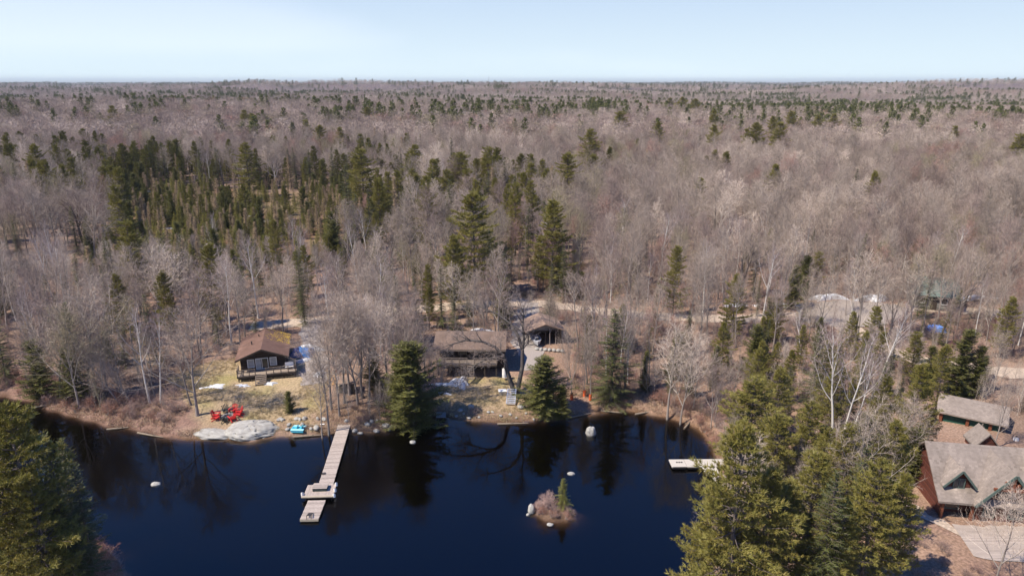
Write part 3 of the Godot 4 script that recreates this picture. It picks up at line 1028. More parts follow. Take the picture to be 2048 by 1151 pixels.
# a wall of the given outline (x, y) standing at z, THICK deep towards -z
func outline_wall(b: Builder, pts: Array, z: float, thick: float) -> void:
	var f := []
	var k := []
	var mid := Vector3.ZERO
	for p in pts:
		f.append(Vector3(p[0], p[1], z))
		k.append(Vector3(p[0], p[1], z - thick))
		mid += Vector3(p[0], p[1], z - thick / 2) / pts.size()
	b.face(f, Vector3.BACK)
	b.face(k, Vector3.FORWARD)
	for i in f.size():
		var j: int = (i + 1) % f.size()
		b.face([f[i], f[j], k[j], k[i]], (f[i] + f[j] + k[i] + k[j]) / 4 - mid)

# frame of four bars and a pane set back in it, on a wall facing +z
func window(parent: Node3D, x0: float, x1: float, y0: float, y1: float, z: float, fm: Material, pm: Material, called := "window", bars := 0) -> MeshInstance3D:
	var b := Builder.new()
	var t := 0.08
	b.box(Vector3((x0 + x1) / 2, y0 + t / 2, z), Vector3(x1 - x0, t, 0.1))
	b.box(Vector3((x0 + x1) / 2, y1 - t / 2, z), Vector3(x1 - x0, t, 0.1))
	b.box(Vector3(x0 + t / 2, (y0 + y1) / 2, z), Vector3(t, y1 - y0 - 2 * t, 0.1))
	b.box(Vector3(x1 - t / 2, (y0 + y1) / 2, z), Vector3(t, y1 - y0 - 2 * t, 0.1))
	for i in bars:
		b.box(Vector3(lerpf(x0, x1, (i + 1.0) / (bars + 1)), (y0 + y1) / 2, z), Vector3(0.06, y1 - y0 - 2 * t, 0.09))
	var o := part(called, b, fm, parent)
	bx("pane", Vector3((x0 + x1) / 2, (y0 + y1) / 2, z - 0.01), Vector3(x1 - x0 - 2 * t, y1 - y0 - 2 * t, 0.05), pm, o)
	return o

func clear_of(x: float, z: float, rad: float) -> void:
	keep_out.append([x, z, rad])

# boards laid side by side: running across x, stepping along z
func boards(b: Builder, x0: float, x1: float, z0: float, z1: float, y: float, w: float, thick := 0.04) -> void:
	var z := z0
	while z < z1 - 0.02:
		var e := minf(z + w, z1)
		var g := rng.randf_range(0.66, 1.12)
		b.box(Vector3((x0 + x1) / 2 + rng.randf_range(-0.015, 0.015), y + rng.randf_range(-0.004, 0.004), (z + e) / 2), Vector3(x1 - x0, thick, e - z - 0.014), Basis.IDENTITY, Color(g, g, g))
		z += w

func stairs(parent: Node3D, x0: float, x1: float, z: float, top: float, n: int, run: float, m: Material) -> void:
	var s := Node3D.new()
	s.name = "stairs"
	parent.add_child(s, true)
	for x in [x0 + 0.03, x1 - 0.03]:
		var o := Builder.new()
		o.bar(Vector3(x, top - 0.12, z), Vector3(x, 0.0, z + n * run), 0.05, 0.22)
		part("stringer", o, m, s)
	for i in n:
		bx("step", Vector3((x0 + x1) / 2, top - (i + 1) * top / (n + 1) + 0.02, z + (i + 0.5) * run), Vector3(x1 - x0 - 0.14, 0.05, run * 0.92), m, s)

func railing(parent: Node3D, a: Vector3, c: Vector3, n: int, hgt: float, m: Material, rails := 2) -> void:
	var b := Builder.new()
	for i in rails:
		var y := hgt * (1.0 - 0.36 * i)
		b.bar(a + Vector3.UP * y, c + Vector3.UP * y, 0.06, 0.1)
	var o := part("railing", b, m, parent)
	for i in n + 1:
		bx("post", a.lerp(c, float(i) / n) + Vector3.UP * (hgt / 2 + 0.03), Vector3(0.1, hgt + 0.06, 0.1), m, o)

# ---------------------------------------------------------------- buildings
func brown_cottage() -> void:
	var gy := 1.45
	var o := thing("cottage", "small brown gabled cottage with a front deck above the lawn", "cottage", Vector3(-34.05, gy, -86.0), deg_to_rad(15))
	for p in [[-34, -85], [-36, -88], [-33, -89], [-31, -84], [-35, -92], [-37, -84], [-32, -91]]:
		clear_of(p[0], p[1], 4.2)
	var wall := Builder.new()
	outline_wall(wall, [[-2.9, 0.4], [2.9, 0.4], [2.9, 2.85], [0, 3.95], [-2.9, 2.85]], 0.0, 0.15)
	outline_wall(wall, [[-2.9, 0.0], [2.9, 0.0], [2.9, 2.85], [0, 3.95], [-2.9, 2.85]], -6.85, 0.15)
	wall.box(Vector3(-2.82, 1.4, -3.5), Vector3(0.15, 2.9, 6.7))
	wall.box(Vector3(2.82, 1.4, -3.5), Vector3(0.15, 2.9, 6.7))
	part("wall", wall, mats.dark_board, o)
	var rf := Builder.new()
	roof_z(rf, 0, 3.45, -7.5, 1.15, 2.84, 4.2)
	var roof := part("roof", rf, mats.brown_shingle, o)
	bx("vent_pipe", Vector3(-1.5, 3.9, -2.4), Vector3(0.14, 0.45, 0.14), mats.dark_metal, roof)
	bx("vent_pipe", Vector3(-0.7, 4.15, -4.6), Vector3(0.12, 0.35, 0.12), mats.dark_metal, roof)
	var lv := Builder.new()
	for i in 420:
		var u := sqrt(rng.randf())
		var zz := -7.4 + 4.2 * pow(rng.randf(), 1.4)
		var at := Vector3(u * 3.4, 4.2 - u * 3.4 * 0.394 + 0.02, zz)
		var a := rng.randf() * TAU
		var e := Vector3(cos(a), -0.39 * cos(a), sin(a)) * rng.randf_range(0.05, 0.13)
		var f := Vector3(-sin(a), 0.39 * sin(a), cos(a)) * rng.randf_range(0.04, 0.09)
		lv.face([at - e, at - f, at + e, at + f], Vector3.UP, Color(0.5, 0.3, 0.08).lerp(Color(0.36, 0.27, 0.05), rng.randf()))
	part("fallen_leaves", lv, mats.wood, roof).set_meta("kind", "stuff")
	var fb := Builder.new()
	for s in [-1.0, 1.0]:
		fb.bar(Vector3(0, 4.06, 1.18), Vector3(s * 3.45, 2.7, 1.18), 0.05, 0.2)
	part("fascia", fb, mats.dark_wood, o)
	for x in [-2.85, -1.08, 0.75, 2.85]:
		bx("post", Vector3(x, 1.9, 0.12), Vector3(0.12, 2.1, 0.12), mats.dark_wood, o)
	window(o, -2.05, -1.14, 1.25, 2.45, 0.06, mats.white_paint, mats.blind)
	window(o, 0.86, 1.76, 1.3, 2.5, 0.06, mats.white_paint, mats.blind)
	var door := window(o, -1.0, 0.66, 0.92, 2.5, 0.06, mats.white_paint, mats.glass, "sliding_door", 1)
	bx("curtain", Vector3(-0.6, 1.7, 0.075), Vector3(0.62, 1.4, 0.04), mats.blind, door)
	var fl := Builder.new()
	boards(fl, -3.3, 4.3, 0.02, 2.0, 0.86, 0.14)
	var deck := part("deck", fl, mats.deck_board, o)
	deck.set_meta("kind", "stuff")
	var fr := Builder.new()
	fr.box(Vector3(0.5, 0.72, 1.97), Vector3(7.6, 0.2, 0.05))
	fr.box(Vector3(-3.27, 0.72, 1.0), Vector3(0.05, 0.2, 1.9))
	fr.box(Vector3(4.27, 0.72, 1.0), Vector3(0.05, 0.2, 1.9))
	for i in 6:
		fr.box(Vector3(-3.1 + i * 1.44, 0.2, 1.85), Vector3(0.14, 0.9, 0.14))
	part("deck_frame", fr, mats.dark_wood, o)
	bx("skirting", Vector3(0.5, 0.2, 1.2), Vector3(7.3, 0.85, 0.06), mats.dark_wood, o)
	railing(o, Vector3(-3.22, 0.88, 1.93), Vector3(-0.95, 0.88, 1.93), 3, 0.85, mats.rail_wood)
	railing(o, Vector3(0.45, 0.88, 1.93), Vector3(4.22, 0.88, 1.93), 4, 0.85, mats.rail_wood)
	railing(o, Vector3(-3.22, 0.88, 0.15), Vector3(-3.22, 0.88, 1.93), 2, 0.85, mats.rail_wood)
	railing(o, Vector3(4.22, 0.88, 0.15), Vector3(4.22, 0.88, 1.93), 2, 0.85, mats.rail_wood)
	stairs(o, -0.95, 0.45, 2.02, 0.88, 5, 0.3, mats.rail_wood)
	# loose things on the deck
	var s := thing("deck_bench", "small white bench on the cottage deck, by its outer corner", "bench", o.to_global(Vector3(3.4, 0.88, 1.0)), deg_to_rad(15))
	bx("seat", Vector3(0, 0.42, 0), Vector3(1.1, 0.06, 0.45), mats.white_paint, s)
	bx("backrest", Vector3(0, 0.7, -0.22), Vector3(1.1, 0.5, 0.05), mats.white_paint, s)
	for x in [-0.48, 0.48]:
		for z in [-0.18, 0.18]:
			bx("leg", Vector3(x, 0.2, z), Vector3(0.06, 0.4, 0.06), mats.white_paint, s)

func long_cottage() -> void:
	var gy := 1.75
	var o := thing("cottage", "long low roofed cottage behind a raised deck, half hidden by branches", "cottage", Vector3(-5.6, gy, -87.3), deg_to_rad(-1))
	for p in [[-9, -87], [-5.6, -87], [-2, -87], [-7, -84.5], [-3, -84.5], [-10, -90], [-1, -90], [-5.5, -90.5]]:
		clear_of(p[0], p[1], 3.4)
	var wall := Builder.new()
	wall.box(Vector3(0, 1.6, -3.0), Vector3(9.0, 3.3, 5.2))
	part("wall", wall, mats.dark_board, o)
	var rf := Builder.new()
	roof_x(rf, -2.6, 3.6, -5.2, 4.8, 3.3, 4.55, 0.18)
	part("roof", rf, mats.long_shingle, o)
	bx("fascia", Vector3(-0.2, 3.13, 1.03), Vector3(10.0, 0.2, 0.05), mats.rail_wood, o)
	for x in [-3.2, -1.3, 0.9, 2.8]:
		window(o, x - 0.6, x + 0.6, 1.95, 2.9, -0.36, mats.rail_wood, mats.glass)
	for x in [-1.4, 1.0]:
		window(o, x - 0.6, x + 0.6, 0.4, 1.3, -0.36, mats.dark_wood, mats.glass)
	var fl := Builder.new()
	boards(fl, -4.6, 3.6, -0.3, 2.3, 1.6, 0.14)
	part("deck", fl, mats.deck_dark, o).set_meta("kind", "stuff")
	var fr := Builder.new()
	fr.box(Vector3(-0.5, 1.46, 2.27), Vector3(8.2, 0.22, 0.06))
	for i in 6:
		fr.box(Vector3(-4.4 + i * 1.58, 0.7, 2.1), Vector3(0.16, 1.5, 0.16))
	part("deck_frame", fr, mats.dark_wood, o)
	railing(o, Vector3(0.55, 1.62, 2.24), Vector3(3.55, 1.62, 2.24), 3, 0.9, mats.rail_wood, 3)
	railing(o, Vector3(-4.55, 1.62, 2.24), Vector3(-0.45, 1.62, 2.24), 4, 0.9, mats.rail_wood, 3)
	stairs(o, -0.4, 0.5, 2.32, 1.6, 7, 0.24, mats.rail_wood)
	var t := thing("storage_tank", "white upright tank at the right end of the long cottage", "tank", Vector3(-1.0, 1.75, -84.6))
	var b := Builder.new()
	b.tube(Vector3(0, 0, 0), Vector3(0, 1.15, 0), 0.34, 0.34, 14, Color.WHITE)
	b.tube(Vector3(0, 1.15, 0), Vector3(0, 1.3, 0), 0.34, 0.16, 14, Color.WHITE)
	part("body", b, mats.white_paint, t)
	var c := Builder.new()
	c.tube(Vector3(0, 1.3, 0), Vector3(0, 1.42, 0), 0.16, 0.14, 10, Color.WHITE)
	c.face([Vector3(-0.1, 1.42, -0.1), Vector3(0.1, 1.42, -0.1), Vector3(0.1, 1.42, 0.1), Vector3(-0.1, 1.42, 0.1)], Vector3.UP)
	part("cap", c, mats.dark_metal, t)

func open_garage() -> void:
	var o := thing("carport", "tan roofed open carport beside the grey driveway", "carport", Vector3(4.9, 2.3, -95.6), deg_to_rad(9))
	for p in [[5, -97], [4, -99], [6.5, -98], [4.5, -94.5], [5.5, -90.5], [5.0, -87.0], [4.0, -84.0]]:
		clear_of(p[0], p[1], 3.2)
	var rf := Builder.new()
	roof_z(rf, 0, 3.0, -4.8, 0.6, 2.15, 3.25, 0.16)
	part("roof", rf, mats.tan_shingle, o)
	var w := Builder.new()
	w.box(Vector3(0, 1.0, -4.2), Vector3(5.0, 2.1, 0.12))
	w.box(Vector3(2.5, 1.0, -2.2), Vector3(0.12, 2.1, 3.9))
	part("wall", w, mats.dark_board, o)
	var gb := Builder.new()
	outline_wall(gb, [[-2.7, 2.14], [2.7, 2.14], [0, 3.02]], 0.2, 0.1)
	part("gable_board", gb, mats.grey_board, o)
	for x in [-2.5, 0.1, 2.5]:
		bx("post", Vector3(x, 1.05, 0.1), Vector3(0.16, 2.1, 0.16), mats.dark_wood, o)
	bx("beam", Vector3(0, 2.0, 0.1), Vector3(5.3, 0.16, 0.14), mats.dark_wood, o)
	var c := thing("covered_boat", "grey blue covered boat parked in the open carport", "boat", Vector3(3.6, 2.32, -95.9), deg_to_rad(9))
	var b := Builder.new()
	hull(b, 1.6, 3.4, 0.75)
	part("hull", b, mats.boat_grey, c)
	var d := Builder.new()
	d.tube(Vector3(0, 0.72, -1.5), Vector3(0, 0.9, 1.2), 0.6, 0.35, 8, Color.WHITE)
	part("cover", d, mats.boat_cover, c)
	for i in 7:
		rock("edging_stone", "pale stone in the low row of stones before the open carport", Vector3(3.7 + i * 0.62, 2.15, -93.6 + 0.12 * i), Vector3(0.36, 0.26, 0.3), 300 + i, i * 1.3, 7, "edging stones before the carport")

# a boat hull: pointed bow at +z, flat stern at -z, open top covered by its deck
func hull(b: Builder, w: float, length: float, depth: float) -> void:
	var n := 8
	var prev := []
	for i in n + 1:
		var t := float(i) / n
		var hw := w / 2 * (0.85 + 0.15 * sin(t * 2.2)) * sqrt(maxf(0.0, 1.0 - pow(maxf(t - 0.45, 0.0) / 0.55, 2.0)))
		hw = maxf(hw, 0.03)
		var z := (t - 0.5) * length
		var row := [Vector3(-hw, depth, z), Vector3(-hw * 0.75, depth * 0.35, z), Vector3(0, depth * 0.05 * (1 + 2 * t * t), z), Vector3(hw * 0.75, depth * 0.35, z), Vector3(hw, depth, z)]
		if i == 0:
			b.face(row, Vector3.FORWARD)
		else:
			for k in 4:
				b.face([prev[k], prev[k + 1], row[k + 1], row[k]], Vector3((k - 1.5), -0.6, 0))
			b.face([prev[0], prev[4], row[4], row[0]], Vector3.UP)
		prev = row

func log_house() -> void:
	var gy := 1.6
	var o := thing("log_house", "large red brown log house with a dormer and a timbered cross gable", "house", Vector3(43.9, gy, -56.6), deg_to_rad(-9.1))
	for p in [[41, -56], [44, -56], [48, -55], [41, -53], [45, -52], [49, -51], [40, -59], [44, -60], [48, -59], [52, -55], [52, -59]]:
		clear_of(p[0], p[1], 3.4)
	var w := Builder.new()
	outline_wall(w, [[-4.0, 0], [4.0, 0], [4.0, 2.7], [0, 5.6], [-4.0, 2.7]], 0.0, 0.3)
	var turn := Basis(Vector3.UP, -PI / 2)
	for i in w.v.size():
		w.v[i] = turn * w.v[i] + Vector3(-4.3, 0, 0)
		w.n[i] = turn * w.n[i]
	part("gable_wall", w, mats.log_wall, o)
	var w2 := Builder.new()
	w2.box(Vector3(2.3, 1.3, 0), Vector3(13.0, 2.6, 6.2))
	w2.box(Vector3(0.74, 1.4, 3.55), Vector3(4.3, 2.8, 1.1))
	part("wall", w2, mats.log_wall, o)
	var gw := Builder.new()
	outline_wall(gw, [[-1.5, 2.7], [2.98, 2.7], [0.74, 5.2]], 4.0, 0.2)
	part("gable_wall", gw, mats.log_wall, o)
	var rf := Builder.new()
	roof_x(rf, 0, 4.55, -4.85, 9.4, 2.35, 5.9, 0.2)
	var roof := part("roof", rf, mats.grey_shingle, o)
	# the cross gable's slopes, cut where they meet the main slope: valleys run from the ridge end down to the eaves
	var cg := Builder.new()
	var ry := 5.72
	var half := 2.75
	for s in [-1.0, 1.0]:
		slab(cg, [Vector3(0.74, ry, 0.30), Vector3(0.74 + s * half, 2.38, 4.58), Vector3(0.74 + s * half, 2.38, 4.9), Vector3(0.74, ry, 4.9)], 0.16)
	part("cross_gable", cg, mats.grey_shingle, roof)
	var fa := Builder.new()
	for s in [-1.0, 1.0]:
		fa.bar(Vector3(0.74, ry - 0.08, 4.95), Vector3(0.74 + s * half, 2.3, 4.95), 0.06, 0.24)
	part("fascia", fa, mats.green_trim, o)
	var tr := Builder.new()
	tr.bar(Vector3(-0.75, 4.15, 4.78), Vector3(2.23, 4.15, 4.78), 0.2, 0.22)
	tr.bar(Vector3(0.74, 4.2, 4.78), Vector3(0.74, 5.5, 4.78), 0.18, 0.2)
	tr.bar(Vector3(0.74, 4.25, 4.78), Vector3(0.05, 4.95, 4.78), 0.15, 0.16)
	tr.bar(Vector3(0.74, 4.25, 4.78), Vector3(1.43, 4.95, 4.78), 0.15, 0.16)
	part("timber_truss", tr, mats.red_timber, o)
	window(o, 0.1, 1.4, 2.9, 4.0, 4.06, mats.green_trim, mats.glass, "window", 1)
	window(o, -0.9, 0.1, 0.9, 2.2, 4.16, mats.green_trim, mats.glass)
	window(o, 1.2, 2.4, 0.9, 2.2, 4.16, mats.green_trim, mats.glass)
	window(o, -3.6, -2.4, 0.8, 2.0, 3.14, mats.green_trim, mats.glass)
	# dormer
	var dm := Builder.new()
	for s in [-1.0, 1.0]:
		slab(dm, [Vector3(-2.95, 5.15, 0.9), Vector3(-2.95 + s * 1.4, 3.45, 3.12), Vector3(-2.95 + s * 1.4, 3.45, 3.8), Vector3(-2.95, 5.15, 3.8)], 0.12)
	var dormer := part("dormer", dm, mats.grey_shingle, roof)
	var df := Builder.new()
	outline_wall(df, [[-3.95, 2.8], [-1.95, 2.8], [-1.95, 3.7], [-2.95, 4.9], [-3.95, 3.7]], 3.4, 1.8)
	part("dormer_wall", df, mats.log_wall, dormer)
	var dfa := Builder.new()
	for s in [-1.0, 1.0]:
		dfa.bar(Vector3(-2.95, 5.07, 3.83), Vector3(-2.95 + s * 1.4, 3.38, 3.83), 0.05, 0.18)
	part("dormer_fascia", dfa, mats.green_trim, dormer)
	window(o, -3.45, -2.45, 3.15, 4.2, 3.45, mats.green_trim, mats.glass, "window", 1)
	# back gable that shows over the ridge
	var bg := Builder.new()
	for s in [-1.0, 1.0]:
		slab(bg, [Vector3(1.15, 6.6, -3.2), Vector3(1.15 + s * 1.15, 5.2, -3.2), Vector3(1.15 + s * 1.15, 5.2, -0.9), Vector3(1.15, 6.6, -0.9)], 0.16)
	part("back_gable", bg, mats.grey_shingle, roof)
	var bw := Builder.new()
	outline_wall(bw, [[0.15, 4.6], [2.15, 4.6], [2.15, 5.2], [1.15, 6.35], [0.15, 5.2]], -1.1, 1.9)
	part("gable_wall", bw, mats.log_wall, o)
	var ch := Builder.new()
	for j in 14:
		for i in 4:
			var g := rng.randf_range(0.75, 1.1)
			ch.box(Vector3(3.55 + (i % 2) * 0.46, 2.6 + j * 0.3, 1.5 + (i / 2) * 0.46), Vector3(0.45, 0.28, 0.45) * rng.randf_range(0.94, 1.03), Basis.IDENTITY, Color(g, g * 0.96, g * 0.92))
	part("chimney", ch, mats.chimney_stone, o)
	bx("chimney_cap", Vector3(3.78, 6.9, 1.73), Vector3(1.15, 0.12, 1.15), mats.white_paint, o)
	for x in [-4.3, -1.8]:
		bx("porch_post", Vector3(x, 1.15, 4.2), Vector3(0.22, 2.4, 0.22), mats.red_timber, o)
	bx("porch_floor", Vector3(-3.1, 0.06, 3.9), Vector3(3.4, 0.14, 1.8), mats.concrete, o)
	window(o, 4.4, 5.8, 0.9, 2.1, 3.14, mats.green_trim, mats.glass)

func green_garage() -> void:
	var o := thing("garage", "dark green garage with brown posts and a grey shingle roof", "garage", Vector3(53.4, 1.45, -71.4), deg_to_rad(-33))
	for p in [[51, -72], [53, -70], [55, -69], [52, -69], [50, -70], [56, -71], [53, -73], [49, -66.5], [52, -64.5], [55, -64], [57.5, -67]]:
		clear_of(p[0], p[1], 3.0)
	var w := Builder.new()
	w.box(Vector3(0, 1.0, -0.2), Vector3(6.0, 2.0, 3.7))
	part("wall", w, mats.dark_board, o)
	var ge := Builder.new()
	outline_wall(ge, [[-1.65, 2.0], [2.05, 2.0], [0.2, 3.0]], 0.0, 5.98)
	var turn := Basis(Vector3.UP, PI / 2)
	for i in ge.v.size():
		ge.v[i] = turn * ge.v[i] + Vector3(3.0, 0, 0)
		ge.n[i] = turn * ge.n[i]
	part("gable_wall", ge, mats.dark_board, o)
	var rf := Builder.new()
	roof_x(rf, -0.2, 2.45, -3.4, 3.5, 1.95, 3.3, 0.16)
	part("roof", rf, mats.grey_shingle, o)
	for i in 2:
		var d := Builder.new()
		for k in 4:
			d.box(Vector3(-1.5 + i * 2.5, 0.24 + k * 0.46, 1.69), Vector3(2.2, 0.43, 0.08))
		part("garage_door", d, mats.green_door, o)
	bx("garage_door", Vector3(2.45, 0.95, 1.69), Vector3(0.8, 1.85, 0.08), mats.green_door, o)
	for x in [-2.85, -0.25, 1.92]:
		bx("post", Vector3(x, 0.9, 1.85), Vector3(0.3, 1.8, 0.25), mats.red_timber, o)
	bx("sill", Vector3(0.0, 0.03, 2.1), Vector3(6.2, 0.1, 0.35), mats.white_paint, o)
	bx("apron", Vector3(0.2, -0.1, 3.55), Vector3(6.6, 0.2, 2.5), mats.concrete, o)
	var t := thing("gas_cylinder", "white gas cylinder beside the corner post of the green garage", "cylinder", Vector3(55.4, 1.35, -66.6))
	var b := Builder.new()
	b.tube(Vector3(0, 0, 0), Vector3(0, 1.2, 0), 0.28, 0.28, 12, Color.WHITE)
	b.tube(Vector3(0, 1.2, 0), Vector3(0, 1.36, 0), 0.28, 0.1, 12, Color.WHITE)
	part("body", b, mats.white_paint, t)
	bx("valve", Vector3(0, 1.42, 0), Vector3(0.14, 0.14, 0.14), mats.dark_metal, t)

func green_cabin() -> void:
	var o := thing("cabin", "cabin with a faded green roof behind birches at the gravel lot", "cabin", Vector3(72.6, 2.9, -112.2), deg_to_rad(-20))
	for p in [[72, -112], [70, -111.5], [75, -113], [73, -114], [72, -110.5]]:
		clear_of(p[0], p[1], 2.6)
	var w := Builder.new()
	w.box(Vector3(0, 1.3, 0), Vector3(6.4, 2.8, 5.4))
	part("wall", w, mats.grey_board, o)
	var rf := Builder.new()
	roof_x(rf, 0, 3.3, -3.7, 3.7, 2.5, 5.0, 0.14)
	part("roof", rf, mats.green_roof, o)
	for x in [-1.8, 1.5]:
		window(o, x - 0.5, x + 0.5, 1.0, 2.1, 2.74, mats.white_paint, mats.glass)
	bx("door", Vector3(0, 1.0, 2.74), Vector3(0.9, 2.0, 0.08), mats.dark_wood, o)
	var tp := thing("blue_tarp", "bright blue tarp bundled beneath the leaning spruce", "tarp", Vector3(66.6, height_at(66.6, -100.2), -100.2))
	part("sheet", cloth(1.3, 0.9, 1.0, 77), mats.tarp_light, tp)

# a sheet thrown over a heap
func cloth(rx: float, rz: float, hgt: float, seed_: int) -> Builder:
	var b := Builder.new()
	var f := FastNoiseLite.new()
	f.seed = seed_
	f.frequency = 0.55
	var n := 18
	var g := []
	for j in n + 1:
		var row := []
		for i in n + 1:
			var u := i * 2.0 / n - 1.0
			var w := j * 2.0 / n - 1.0
			var edge := 1.0 - pow(maxf(absf(u), absf(w)), 5.0)
			row.append(Vector3(u * rx, maxf(edge * (hgt * (0.8 + 0.45 * f.get_noise_2d(u * 3.0, w * 3.0)) + 0.12 * f.get_noise_2d(u * 13.0, w * 13.0)), 0.0) - 0.02, w * rz) + Vector3(f.get_noise_2d(w * 6.0, u * 2.0), 0, f.get_noise_2d(u * 6.0, w)) * 0.15)
		g.append(row)
	b.sheet(g)
	return b

# ---------------------------------------------------------------- waterside things
func docks() -> void:
	var o := thing("dock", "long grey plank dock walkway running out from the shore", "dock", Vector3(-19.1, 0.45, -60.6), deg_to_rad(5.0))
	var b := Builder.new()
	boards(b, -0.75, 0.75, -13.6, 0.2, 0.0, 0.16)
	part("planks", b, mats.dock_board, o).set_meta("kind", "stuff")
	for x in [-0.68, 0.68]:
		bx("stringer", Vector3(x, -0.14, -6.7), Vector3(0.08, 0.22, 13.8), mats.dark_wood, o)
	for z in [-11.0, -7.5, -4.0, -0.8]:
		for x in [-0.55, 0.55]:
			bx("leg", Vector3(x, -0.75, z), Vector3(0.12, 1.3, 0.12), mats.dark_wood, o)
	bx("cleat", Vector3(-0.55, 0.06, -2.3), Vector3(0.35, 0.1, 0.3), mats.dark_metal, o)
	var p := thing("dock_platform", "wide grey platform dock with white bumpers across the walkway's end", "dock", Vector3(-19.4, 0.42, -59.85), deg_to_rad(3))
	b = Builder.new()
	var x := -1.5
	while x < 1.4:
		var g := rng.randf_range(0.85, 1.08)
		b.box(Vector3(x + 0.07, 0, 0), Vector3(0.126, 0.05, 2.1), Basis.IDENTITY, Color(g, g, g))
		x += 0.14
	part("planks", b, mats.dock_board, p).set_meta("kind", "stuff")
	for z in [-0.95, 0.0, 0.95]:
		bx("stringer", Vector3(-0.05, -0.13, z), Vector3(2.9, 0.2, 0.09), mats.dark_wood, p)
	b = Builder.new()
	b.tube(Vector3(-1.62, 0.06, 1.14), Vector3(1.55, 0.06, 1.14), 0.13, 0.13, 9, Color.WHITE)
	part("log_rail", b, mats.pale_log, p)
	for q in [[1.6, 0.12, 1.12], [1.5, 0.12, 0.2], [-1.62, 0.12, 0.75], [1.42, 0.12, -0.85]]:
		b = Builder.new()
		var c := Vector3(q[0], q[1], q[2])
		b.tube(c - Vector3(0, 0.16, 0), c + Vector3(0, 0.16, 0), 0.14, 0.14, 9, Color.WHITE)
		b.tube(c + Vector3(0, 0.16, 0), c + Vector3(0, 0.24, 0), 0.14, 0.04, 9, Color.WHITE)
		part("bumper", b, mats.white_paint, p)
	for q in [[-1.3, -0.9], [1.3, -0.9], [-1.3, 0.9], [1.3, 0.9]]:
		bx("leg", Vector3(q[0], -0.75, q[1]), Vector3(0.12, 1.3, 0.12), mats.dark_wood, p)
	var s := thing("deck_box", "raised wooden step box on the platform dock", "box", Vector3(-19.45, 0.45, -60.1), deg_to_rad(3))
	b = Builder.new()
	boards(b, -0.75, 0.75, -0.5, 0.5, 0.36, 0.12)
	part("lid", b, mats.dock_board, s)
	bx("side", Vector3(0, 0.17, 0), Vector3(1.4, 0.33, 0.9), mats.dark_green_board, s)
	var e := thing("swim_raft", "separate pale plank raft floating off the end of the dock", "raft", Vector3(-19.3, 0.3, -56.8), deg_to_rad(2))
	b = Builder.new()
	boards(b, -0.87, 0.87, -1.55, 1.5, 0.0, 0.16)
	part("planks", b, mats.dock_board, e).set_meta("kind", "stuff")
	for q in [-0.8, 0.8]:
		bx("stringer", Vector3(q, -0.13, -0.02), Vector3(0.1, 0.22, 3.0), mats.dark_wood, e)
	bx("end_board", Vector3(0, -0.1, 1.54), Vector3(1.74, 0.2, 0.05), mats.pale_log, e)
	for z in [-1.0, 0.0, 1.0]:
		bx("float", Vector3(0, -0.3, z), Vector3(1.4, 0.3, 0.5), mats.dark_metal, e)
	var l := thing("dock_ladder", "folded dark metal ladder lying on the raft's outer end", "ladder", Vector3(-19.3, 0.34, -55.6), deg_to_rad(2))
	b = Builder.new()
	for q in [-0.2, 0.2]:
		b.bar(Vector3(q, 0.05, -0.6), Vector3(q, 0.3, 0.2), 0.05, 0.05)
		b.bar(Vector3(q, 0.3, 0.2), Vector3(q, -0.35, 0.32), 0.05, 0.05)
	part("rail", b, mats.dark_metal, l)
	for k in 4:
		bx("rung", Vector3(0, 0.08 + k * 0.06, -0.5 + k * 0.2), Vector3(0.4, 0.04, 0.07), mats.dark_metal, l)
	# small grey dock below the cedar
	var d := thing("dock", "tiny grey wooden dock in the shade of the big shore cedar", "dock", Vector3(-8.85, 0.3, -76.6), deg_to_rad(3))
	b = Builder.new()
	boards(b, -0.6, 0.6, -1.0, 1.0, 0.05, 0.16)
	part("planks", b, mats.dock_grey, d).set_meta("kind", "stuff")
	for q in [[-0.5, -0.8], [0.5, -0.8], [-0.5, 0.8], [0.5, 0.8]]:
		bx("leg", Vector3(q[0], -0.3, q[1]), Vector3(0.1, 0.66, 0.1), mats.dark_wood, d)
	# white dock on the right
	var w := thing("floating_dock", "white sectional floating dock partly hidden behind the huge pine", "dock", Vector3(17.2, 0.32, -65.1), deg_to_rad(1))
	for i in 4:
		bx("section", Vector3(0.82 + i * 1.66, 0, 0), Vector3(1.62, 0.12, 1.5), mats.white_dock, w)
		bx("float", Vector3(0.82 + i * 1.66, -0.2, 0), Vector3(1.3, 0.28, 1.2), mats.dark_metal, w)
	for i in 3:
		bx("section", Vector3(4.0 + i * 0.55, 0, 1.6 + i * 1.5), Vector3(1.5, 0.12, 1.45), mats.white_dock, w)
	for i in 3:
		bx("cleat", Vector3(0.75 + i * 0.26, 0.1, -0.1), Vector3(0.16, 0.08, 0.12), mats.dark_metal, w)
	b = Builder.new()
	for i in 15:
		b.box(Vector3(0.15 + i * 0.1, -0.02, 0.78), Vector3(0.05, 0.16, 0.04))
	part("bumper_strip", b, mats.dark_metal, w)

